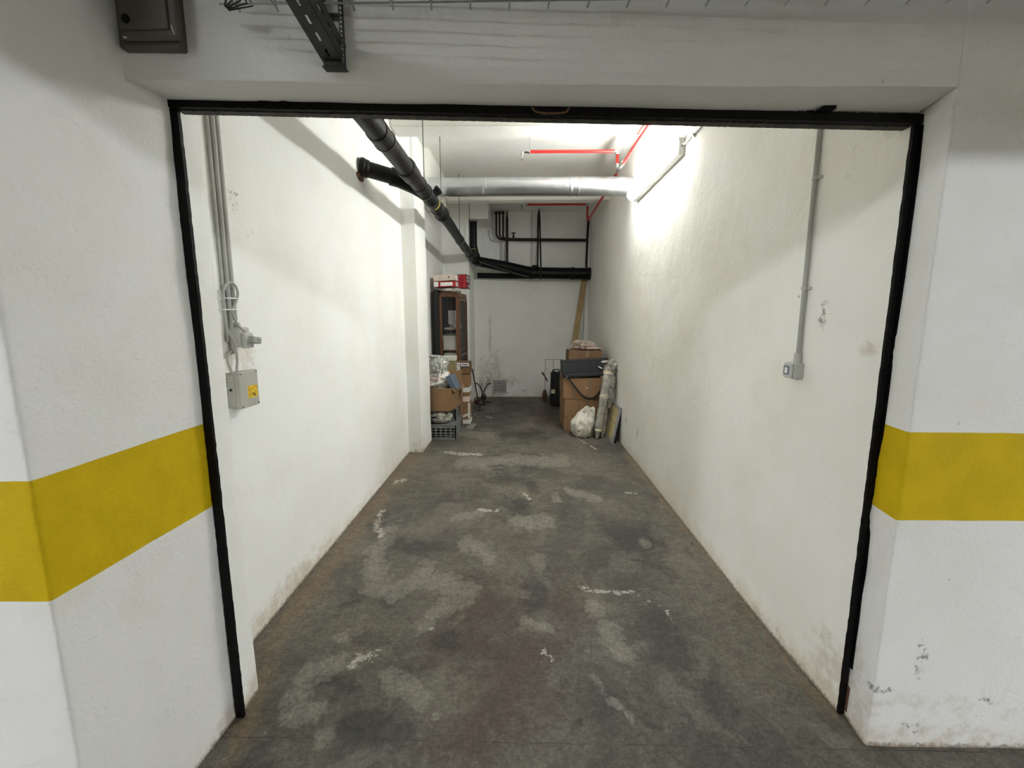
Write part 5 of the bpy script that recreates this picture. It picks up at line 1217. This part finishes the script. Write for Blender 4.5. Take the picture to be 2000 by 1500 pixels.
def wrapped_tube(label, base, top, rr, seed, n=46, tag_=False, foot='point'):
    r = thing('wrapped_bundle', label, 'bundle', base, group=None)
    a, c = Vector(base), Vector(top)
    pts, rs = [], []
    for k in range(n + 1):
        t = k / n
        p = a.lerp(c, t)
        w = noise.noise(Vector((t * 7, seed, 0)))
        p += Vector((w * .008, 0, 0))
        rad = rr * (0.35 + 0.65 * min(1, t / .12)) * (1 + .10 * noise.noise(Vector((t * 16, seed * 3, 1)))) * (1 + .35 * t)
        if t > .93: rad *= max(.45, 1 - (t - .93) * 6)
        pts.append(p); rs.append(rad)
    b = B(); b.tube(pts, rs, 20)
    for v in b.bm.verts:
        q = v.co
        ax = a + (c - a) * max(0, min(1, (q - a).dot(c - a) / (c - a).length_squared))
        off = q - ax
        k = 1 + .22 * (0.4 - abs(noise.noise(q * 13 + Vector((seed, 0, 0))))) + .10 * noise.noise(q * 40)
        v.co = ax + off * k
    for v in b.bm.verts: v.co.z = max(v.co.z, .0015)
    bd = b.build('film_wrap', M['foil2'], r, smooth=True)
    d = (c - a).normalized()
    for t, mm in ((.55, 'tape_clear'), (.85, 'tape_clear')):
        i = int(t * n)
        b = B(); b.tube([pts[i] - d * .02, pts[i] + d * .02], [rs[i] * 1.07, rs[i] * 1.07], 20, caps=False)
        b.build('tape_band', M['tape_clear'], r, smooth=True)
    if tag_:
        i = int(.13 * n)
        b = B(); b.tube([pts[i] - d * .015, pts[i] + d * .015], [rs[i] * 1.09, rs[i] * 1.12], 20); b.build('green_label', M['green_tag'], r, smooth=True, label='white tag with green print')
    return r
M['green_tag'] = mat('green_tag', (0.55, 0.60, 0.40), 0.5, 0, 0.3, 60)
wrapped_tube('long film wrapped bundle with green tag leaning in front of the cartons', (.945, 5.31, .01), (1.115, 5.50, .955), .043, 1, tag_=True)
wrapped_tube('second film wrapped bundle leaning between the tagged one and the wall', (1.02, 5.36, .01), (1.135, 5.62, .90), .034, 2)
def loose_film():
    b = B(); b.blob((1.135, 5.46, .90), (.062, .05, .085), .35, 2.2, 51, 5); b.blob((1.13, 5.45, .72), (.05, .04, .11), .4, 2.4, 52, 4); b.blob((1.10, 5.42, .50), (.045, .03, .12), .4, 2.4, 53, 4); b.blob((1.05, 5.46, .955), (.05, .03, .018), .4, 3, 54, 3)
    b.build('loose_film', M['foil2'], smooth=True, label='loose crumpled film around the top of the leaning bundles', cat='plastic film')
loose_film()

def panel():
    r = thing('framed_panel', 'yellow backed panel in a grey frame leaning on the right wall', 'panel', (1.14, 5.3, 0))
    ang = math.atan2(.085, .44)
    Mx = Matrix.Translation((1.085, 5.12, .002)) @ Matrix.Rotation(ang, 4, 'Y') @ Matrix.Identity(4)
    def bx(b, x0, x1, y0, y1, z0, z1, bev=.001):
        b.obox(Mx @ Matrix.Translation(((x0 + x1) / 2, (y0 + y1) / 2, (z0 + z1) / 2)), (x1 - x0, y1 - y0, z1 - z0), bev)
    b = B(); bx(b, .0, .028, 0, .022, 0, .45); bx(b, .0, .028, .40, .422, 0, .45); bx(b, .0, .028, .022, .40, 0, .022); bx(b, .0, .028, .022, .40, .428, .45)
    b.build('edge_frame', M['alu'], r)
    b = B()
    for y0, y1 in ((.024, .205), (.217, .398)):
        for z0, z1 in ((.024, .218), (.232, .426)):
            bx(b, .004, .020, y0, y1, z0, z1, .004)
    b.build('yellow_backing', M['yellow_panel'], r)
    b = B(); bx(b, .010, .018, .205, .217, .024, .426); bx(b, .010, .018, .024, .398, .218, .232); b.build('cross_batten', M['tub_lid'], r)
panel()
b = B()
b.obox(Matrix.Translation((1.157, 5.33, .215)) @ Matrix.Rotation(math.atan2(.045, .42), 4, 'Y'), (.018, .40, .43), .002)
b.build('dark_board', M['dark_void'], label='thin dark board sandwiched between the yellow panel and the wall', cat='board')

def plank():
    b = B(); a = Vector((.815, 7.80, .0)); c = Vector((1.14, 8.12, 2.19))
    d = c - a; L = d.length; d.normalize(); s = Vector((1, 0, 0)); s = (s - d * s.dot(d)).normalized(); n_ = d.cross(s)
    Mx = Matrix(((s.x, n_.x, d.x, a.x), (s.y, n_.y, d.y, a.y), (s.z, n_.z, d.z, a.z), (0, 0, 0, 1)))
    b.obox(Mx @ Matrix.Translation((0, 0, L / 2 + .01)), (.105, .022, L), .002)
    b.build('plank', M['plank'], label='long bare wooden plank leaning in the back right corner', cat='plank')
plank()
for x, h, lb in ((1.105, 1.30, 'shorter thin grey rod leaning in the back right corner'), (1.15, 1.95, 'longer thin grey rod leaning in the back right corner')):
    b = B(); b.tube([(x - .02, 8.05, .002), (x, 8.17, h)], .006, 8); b.build('thin_rod', M['galv'], smooth=True, label=lb, cat='rod')

def suitcase():
    r = thing('suitcase', 'black upright fabric suitcase with pale label near the back wall', 'suitcase', (.61, 7.42, 0))
    b = B()
    t = bmesh.new(); bmesh.ops.create_cube(t, size=1)
    for v in t.verts:
        k = 1.06 if v.co.z < 0 else .98
        v.co = Vector((v.co.x * .205 * k, v.co.y * .24, v.co.z * .585 + .30))
    bmesh.ops.bevel(t, geom=list(t.edges), offset=.026, segments=4, affect='EDGES')
    for v in t.verts: v.co += Vector((.61, 7.42, 0))
    b._merge(t); bd = b.build('case_body', M['black_fabric'], r, smooth=40)
    b = B(); b.box(.53, .685, 7.286, 7.302, .07, .46, .008, 2); b.build('front_pocket', M['black_fabric'], bd)
    b = B(); b.tube(catmull([(.535, 7.40, .585), (.545, 7.36, .625), (.61, 7.35, .632), (.675, 7.36, .622), (.685, 7.40, .583)], 5), .008, 8); b.build('top_handle', M['strap'], r, smooth=True)
    b = B(); b.obox(Matrix.Translation((.60, 7.33, .60)) @ Matrix.Rotation(.7, 4, 'Y'), (.05, .006, .018), .002); b.build('white_tag', M['white_plastic'], r)
    b = B(); b.box(.508, .572, 7.277, 7.2855, .235, .30); b.build('pale_label', M['note'], r, label='pale yellow square label')
    b = B(); b.lathe([(0, -.012), (.024, -.012), (.024, .012), (0, .012)], Matrix.Translation((.54, 7.50, .024)) @ Matrix.Rotation(H90, 4, 'Y'), 16); b.build('wheel', M['rubber'], r)
    b = B(); b.lathe([(0, -.012), (.024, -.012), (.024, .012), (0, .012)], Matrix.Translation((.68, 7.50, .024)) @ Matrix.Rotation(H90, 4, 'Y'), 16); b.build('wheel', M['rubber'], r)
suitcase()
def cart():
    r = thing('luggage_cart', 'thin framed luggage cart with brown wheels behind the black suitcase', 'cart', (.55, 7.75, 0))
    b = B(); b.tube([(.43, 7.80, .10), (.43, 7.76, .76), (.74, 7.76, .765), (.74, 7.80, .10)], .005, 8); b.tube([(.575, 7.76, .76), (.575, 7.79, .30)], .004, 8); b.tube([(.41, 7.80, .10), (.76, 7.80, .10)], .008, 8)
    b.build('tube_frame', M['rod'], r, smooth=40)
    for x in (.425, .75):
        b = B(); b.lathe([(0, -.02), (.05, -.022), (.10, -.018), (.105, 0), (.10, .018), (.05, .022), (0, .02)], Matrix.Translation((x, 7.80, .107)) @ Matrix.Rotation(H90, 4, 'Y') @ Matrix.Rotation(.3, 4, 'X'), 28)
        w = b.build('wheel', M['rust'], r, smooth=40)
    b = B(); b.tube(catmull([(.385, 7.7, .52), (.40, 7.7, .50), (.42, 7.7, .47), (.45, 7.7, .42), (.47, 7.7, .38)], 4), .013, 8); b.blob((.385, 7.7, .525), (.02, .02, .02), .1, 2, 3, 2)
    b.tube([(.45, 7.7, .42), (.43, 7.79, .42)], .008, 8)
    b.build('side_grip', M['rust'], r, smooth=True)
cart()

# ------------------------------------------------------------------ left-hand pile
def crate(label, x0, x1, y0, y1, z0, z1, rz=0):
    cx, cy = (x0 + x1) / 2, (y0 + y1) / 2
    r = thing('plastic_crate', label, 'crate', (cx, cy, z0), rz)
    w, d, h = x1 - x0, y1 - y0, z1 - z0
    b = B()
    b.box(-w / 2, w / 2, -d / 2, d / 2, 0, .012, .002)
    t = .006
    for sy in (-1, 1):
        y = sy * (d / 2 - t)
        # wall built from bars so the slots stay open
        for z0_, z1_ in ((0, .03), (.052, .060), (.080, .092), (.118, .128), (h - .045, h)):
            if z1_ <= h: b.box(-w / 2, w / 2, y - t / 2, y + t / 2, z0_, z1_)
        for k in range(7):
            x = -w / 2 + .006 + (w - .012) * k / 6; b.box(x - .006, x + .006, y - t, y + t, 0, h)
        b.box(-w / 2, w / 2, y - .008, y + .008, h - .010, h, .002)
    for sx in (-1, 1):
        x = sx * (w / 2 - t)
        for z0_, z1_ in ((0, .03), (.052, .060), (.080, .092), (.118, .128), (h - .045, h)):
            if z1_ <= h: b.box(x - t / 2, x + t / 2, -d / 2, d / 2, z0_, z1_)
        for k in range(9):
            y = -d / 2 + .006 + (d - .012) * k / 8; b.box(x - t, x + t, y - .006, y + .006, 0, h)
        b.box(x - .008, x + .008, -d / 2, d / 2, h - .010, h, .002)
    b.build('crate_shell', M['crate'], r, local=True)
    b = B(); b.box(-w / 2 + .012, w / 2 - .012, -d / 2 + .012, d / 2 - .012, h - .012, h - .004); b.build('crate_lid', M['crate'], r, local=True)
    return r
crate('grey slotted plastic crate on the floor behind the pilaster', -1.175, -.80, 5.23, 5.80, .001, .195)
crate('smaller grey crate standing on the floor crate, under the open carton', -1.10, -.835, 5.46, 5.79, .193, .352)
def bag_low():
    r = thing('clear_bag', 'clear plastic bag with dark print squeezed under the open carton', 'bag', (-1.0, 5.33, .195))
    b = B(); b.blob((-1.015, 5.335, .272), (.15, .10, .082), .2, 2.0, 61, 5, flat=.197)
    for v in b.bm.verts: v.co.z = min(v.co.z, .349)
    bd = b.build('bag_film', M['foil2'], r, smooth=True)
    b = B(); b.obox(Matrix.Translation((-1.055, 5.236, .285)) @ Matrix.Rotation(.15, 4, 'X'), (.09, .003, .024)); b.build('dark_print', M['black_ink'], r)
bag_low()

def open_carton():
    r = thing('open_carton', 'open cardboard box holding the taped plastic parcel', 'carton', (-.985, 5.5, .354))
    z0, z1 = .354, .645
    B0 = [(-1.165, 5.27), (-.872, 5.255), (-.80, 5.70), (-1.15, 5.72)]
    T0 = [(-1.168, 5.25), (-.838, 5.235), (-.765, 5.715), (-1.155, 5.735)]
    b = B(); bm = b.bm
    ins = .006
    def ring(P, z, k):
        c = Vector((sum(p[0] for p in P) / 4, sum(p[1] for p in P) / 4))
        return [bm.verts.new((p[0] + (c.x - p[0]) * k, p[1] + (c.y - p[1]) * k, z)) for p in P]
    o0, o1 = ring(B0, z0, 0), ring(T0, z1, 0); i1, i0 = ring(T0, z1, .03), ring(B0, z0 + .006, .03)
    for A, D in ((o0, o1), (o1, i1), (i1, i0)):
        for k in range(4): bm.faces.new((A[k], A[(k + 1) % 4], D[(k + 1) % 4], D[k]))
    bm.faces.new(o0[::-1]); bm.faces.new(i0)
    b.build('box_body', M['card'], r)
    def quad(P, th, nm, m):
        b = B(); P = [Vector(p) for p in P]
        n_ = (P[1] - P[0]).cross(P[3] - P[0]).normalized() * th
        lo = [b.bm.verts.new(p) for p in P]; hi = [b.bm.verts.new(p + n_) for p in P]
        for k in range(4): b.bm.faces.new((lo[k], lo[(k + 1) % 4], hi[(k + 1) % 4], hi[k]))
        b.bm.faces.new(lo[::-1]); b.bm.faces.new(hi); return b.build(nm, M[m], r)
    quad([(-.765, 5.715, z1), (-.838, 5.235, z1), (-.815, 5.25, z1 - .05), (-.752, 5.70, z1 - .05)], .004, 'side_flap', 'card')
    quad([(-1.155, 5.735, z1), (-.765, 5.715, z1), (-.80, 5.74, z1 + .16), (-1.14, 5.76, z1 + .16)], .004, 'rear_flap', 'card')
    quad([(-1.105, 5.262, z0 + .002), (-1.055, 5.258, z0 + .002), (-1.055, 5.241, z1 - .002), (-1.105, 5.244, z1 - .002)], -.002, 'tape_strip', 'tape')
    quad([(-.762, 5.62, z1 - .01), (-.772, 5.56, z1 - .01), (-.765, 5.56, z1 - .14), (-.753, 5.61, z1 - .14)], -.003, 'side_tape', 'tape')
open_carton()

def parcel():
    r = thing('taped_parcel', 'bulging clear plastic parcel bound with white tape in the open carton', 'parcel', (-1.0, 5.45, .40))
    def shp(p):
        return Vector((p.x * (1 - .18 * p.z), p.y * (1 - .1 * p.z), p.z))
    b = B()
    b.blob((-1.0, 5.42, .52), (.155, .15, .15), .14, 2.0, 71, 5, shape=shp)
    b.blob((-1.035, 5.45, .70), (.155, .13, .17), .15, 1.9, 72, 5)
    b.blob((-1.045, 5.46, .89), (.125, .12, .14), .16, 2.0, 73, 5)
    b.blob((-.985, 5.42, .93), (.085, .09, .085), .16, 2.0, 76, 4)
    bd = b.build('clear_film', M['foil'], r, smooth=True)
    b = B(); b.blob((-1.085, 5.42, 1.015), (.060, .05, .022), .4, 2.6, 74, 4)
    b.build('film_corner', M['foil'], r, smooth=True)
    from mathutils.bvhtree import BVHTree
    def tape(pts, m='paper', w=.02):
        bvh = BVHTree.FromPolygons([tuple(bd.matrix_world @ v.co + Vector(r.location)) for v in bd.data.vertices], [tuple(p.vertices) for p in bd.data.polygons])
        P = catmull([(x, 0, z) for x, z in pts], 8)
        rows = []
        for i, p in enumerate(P):
            d = (P[min(i + 1, len(P) - 1)] - P[max(i - 1, 0)]).normalized()
            s = Vector((-d.z, 0, d.x))
            row = []
            for k in (-1, -.5, 0, .5, 1):
                q = p + s * (w / 2 * k * (1 + .25 * math.sin(i * .9 + k)))
                h = bvh.ray_cast(Vector((q.x, 4.9, q.z)), Vector((0, 1, 0)))
                y = h[0].y - .003 if h[0] else 5.42
                row.append(Vector((q.x, y, q.z)))
            rows.append(row)
        ymed = sorted(q.y for row in rows for q in row)
        b = B()
        F = [[b.bm.verts.new(q) for q in row] for row in rows]
        K = [[b.bm.verts.new(q + Vector((0, .002, 0))) for q in row] for row in rows]
        for i in range(len(rows) - 1):
            for k in range(4):
                b.bm.faces.new((F[i][k], F[i][k + 1], F[i + 1][k + 1], F[i + 1][k])); b.bm.faces.new((K[i][k], K[i + 1][k], K[i + 1][k + 1], K[i][k + 1]))
            b.bm.faces.new((F[i][0], F[i + 1][0], K[i + 1][0], K[i][0])); b.bm.faces.new((F[i][4], K[i][4], K[i + 1][4], F[i + 1][4]))
        for e in (0, -1):
            for k in range(4): b.bm.faces.new((F[e][k], K[e][k], K[e][k + 1], F[e][k + 1]))
        b.build('tape_band', M[m], r, smooth=True)
    tape([(-.985, 1.0), (-.98, .93), (-.99, .87), (-1.0, .82), (-1.015, .77), (-1.01, .73)], 'paper', .013)
    tape([(-.99, .90), (-.96, .86), (-.95, .83)], 'paper', .010)
    tape([(-1.15, .755), (-1.07, .755), (-.99, .775), (-.94, .80), (-.905, .835)], 'pinkish', .026)
    tape([(-1.15, .70), (-1.08, .725), (-1.03, .755), (-.99, .735), (-.95, .69)], 'pinkish', .020)
    tape([(-1.15, .675), (-1.06, .69), (-.98, .715), (-.91, .74)], 'paper', .030)
    tape([(-.97, .78), (-.93, .80), (-.90, .79)], 'paper', .045)
parcel()
def folder():
    b = B(); b.obox(Matrix.Translation((-.843, 5.37, .705)) @ Matrix.Rotation(math.radians(-12), 4, 'Z') @ Matrix.Rotation(math.radians(-26), 4, 'Y'), (.07, .16, .19), .003)
    b.build('folder', M['blue_card'], label='blue grey file folder stuck in the open carton beside the parcel', cat='folder')
folder()

carton('tall plain carton behind the open box, under the yellowish tub', -1.16, -.82, 5.84, 6.035, .001, .775, 0, tapes=((.08, .05, .55, .775), (.12, .006, .0, .8, 'tape_clear')))
def tub():
    r = thing('tub', 'white tub with yellowish lower half behind the plastic parcel', 'tub', (-.97, 5.93, .777))
    b = B(); b.box(-1.06, -.888, 5.85, 6.01, .777, .92, .01, 2); b.build('tub_body', M['tub_lid'], r)
    b = B(); b.box(-1.065, -.882, 5.845, 6.015, .92, .985, .008, 2); b.build('tub_lid', M['tub'], r)
tub()

# narrow stack by the pier
XA, XB, YA, YB = -.965, -.722, 6.06, 6.285
def flat_pack(label, z0, z1, m='paper', dx=0):
    r = thing('flat_packet', label, 'packet', ((XA + XB) / 2, (YA + YB) / 2, z0))
    b = B(); b.box(XA + dx, XB + dx, YA, YB, z0 + .001, z1 - .001, .006, 2); b.build('packet_body', M[m], r)
    b = B(); b.box(XA + .06, XB - .06, YA - .001, YB, z1 - .002, z1 - .0008, .0004); b.build('fold', M['tape_clear'], r)
flat_pack('white flat packet at the very bottom of the narrow stack', .001, .065, 'paper', .004)
carton('carton with white diagonal tape low in the narrow stack', XA, XB, YA, YB, .066, .315, 0, 'card', kids=(('end_strip', (.095, .1235, -.1165, -.11, .01, .24), 'paper'),))
def diag():
    pass
flat_pack('white and pinkish packet in the middle of the narrow stack', .318, .40, 'pinkish', -.004)
carton('thin brown carton between the two pale packets of the narrow stack', XA + .01, XB - .006, YA, YB, .402, .452, 0, 'card')
flat_pack('white packet just above the middle of the narrow stack', .454, .525, 'paper')
carton('plain brown carton second from the top of the narrow stack', XA, XB - .004, YA, YB, .528, .715, 0, 'card')
t = carton('carton with two white shipping labels on top of the narrow stack', XA + .005, XB + .006, YA - .01, YB, .718, .885, .0, 'card_dark',
    kids=(('shipping_label', (-.105, -.012, -.1235, -.1205, .055, .160), 'paper'), ('shipping_label', (.0, .114, -.1235, -.1205, .11, .155), 'paper'),
          ('label_print', (-.095, -.05, -.1245, -.1232, .12, .138), 'label_ink'), ('label_print', (-.085, -.03, -.1245, -.1232, .075, .083), 'label_ink'), ('label_print', (-.033, -.022, -.1245, -.1232, .10, .145), 'label_ink'),
          ('label_print', (.012, .10, -.1245, -.1232, .124, .142), 'label_ink'), ('dark_band', (.015, .10, -.1235, -.121, .094, .106), 'black_ink')))
b = B()
for (x0, z0, x1, z1) in ((XA + .115, .10, XB + .004, .155),):
    dd = Vector((x1 - x0, 0, z1 - z0)); a = math.atan2(dd.z, dd.x)
    b.obox(Matrix.Translation(((x0 + x1) / 2, YA - .004, (z0 + z1) / 2)) @ Matrix.Rotation(-a, 4, 'Y'), (dd.length, .004, .034))
o = b.build('paper_tape', M['paper'], label='white paper tape strip across the low carton of the narrow stack', cat='tape')
b = B(); b.box(-.865, -.79, 5.30, 5.5, .0, .0)
b.bm.free()

def pump():
    r = thing('hand_pump', 'dark red foot pump with a thin black handle by the back pier', 'pump', (-.66, 6.98, 0))
    b = B(); b.tube([(-.828, 7.38, .63), (-.70, 6.97, .19)], .011, 10); b.build('handle', M['rubber'], r, smooth=True)
    b = B(); b.lathe([(0, 0), (.085, .002), (.095, .02), (.085, .05), (.05, .075), (.02, .085), (0, .085)], Matrix.Translation((-.665, 6.95, .115)) @ Matrix.Rotation(.12, 4, 'Y'), 24); b.build('pump_head', M['dark_red'], r, smooth=40)
    b = B(); b.tube([(-.665 + .085 * math.cos(a), 6.95 + .02 * math.sin(a), .085 + .08 * math.sin(a)) for a in np.linspace(0, 2 * math.pi, 26)[:-1]], .004, 6, closed=True); b.tube([(-.665, 6.95, .12), (-.665, 6.95, .004)], .005, 6)
    b.tube([(-.72, 6.95, .004), (-.61, 6.95, .004)], .004, 6)
    b.build('wire_stand', M['rod'], r, smooth=True)
    b = B(); b.blob((-.61, 7.05, .215), (.045, .035, .05), .2, 2, 9, 3); b.build('valve_block', M['rubber'], r, smooth=True)
pump()
b = B(); b.tube(catmull([(-.785, 7.45, .375), (-.74, 7.45, .36), (-.69, 7.45, .29), (-.672, 7.45, .20), (-.68, 7.40, .09), (-.69, 7.3, .012)], 7), .010, 10)
b.build('hose', M['rubber'], smooth=True, label='black hose arching left towards the pier beside the pump', cat='hose')
b = B(); b.tube(catmull([(-.57, 8.10, .285), (-.62, 7.95, .27), (-.655, 7.8, .22), (-.665, 7.7, .15), (-.64, 7.6, .08), (-.60, 7.55, .03), (-.53, 7.62, .012)], 7), .010, 10)
b.build('hose', M['rubber'], smooth=True, label='black hose curving right from the back pilaster to the floor', cat='hose')
M['floor_paper'] = mat('dusty_paper', (0.27, 0.26, 0.22), 0.8)
b = B(); b.obox(Matrix.Translation((-.69, 5.93, .003)) @ Matrix.Rotation(-.12, 4, 'Z'), (.10, .30, .003)); b.build('paper_sheet', M['floor_paper'], label='dusty grey sheet of card lying on the floor before the narrow stack', cat='sheet')
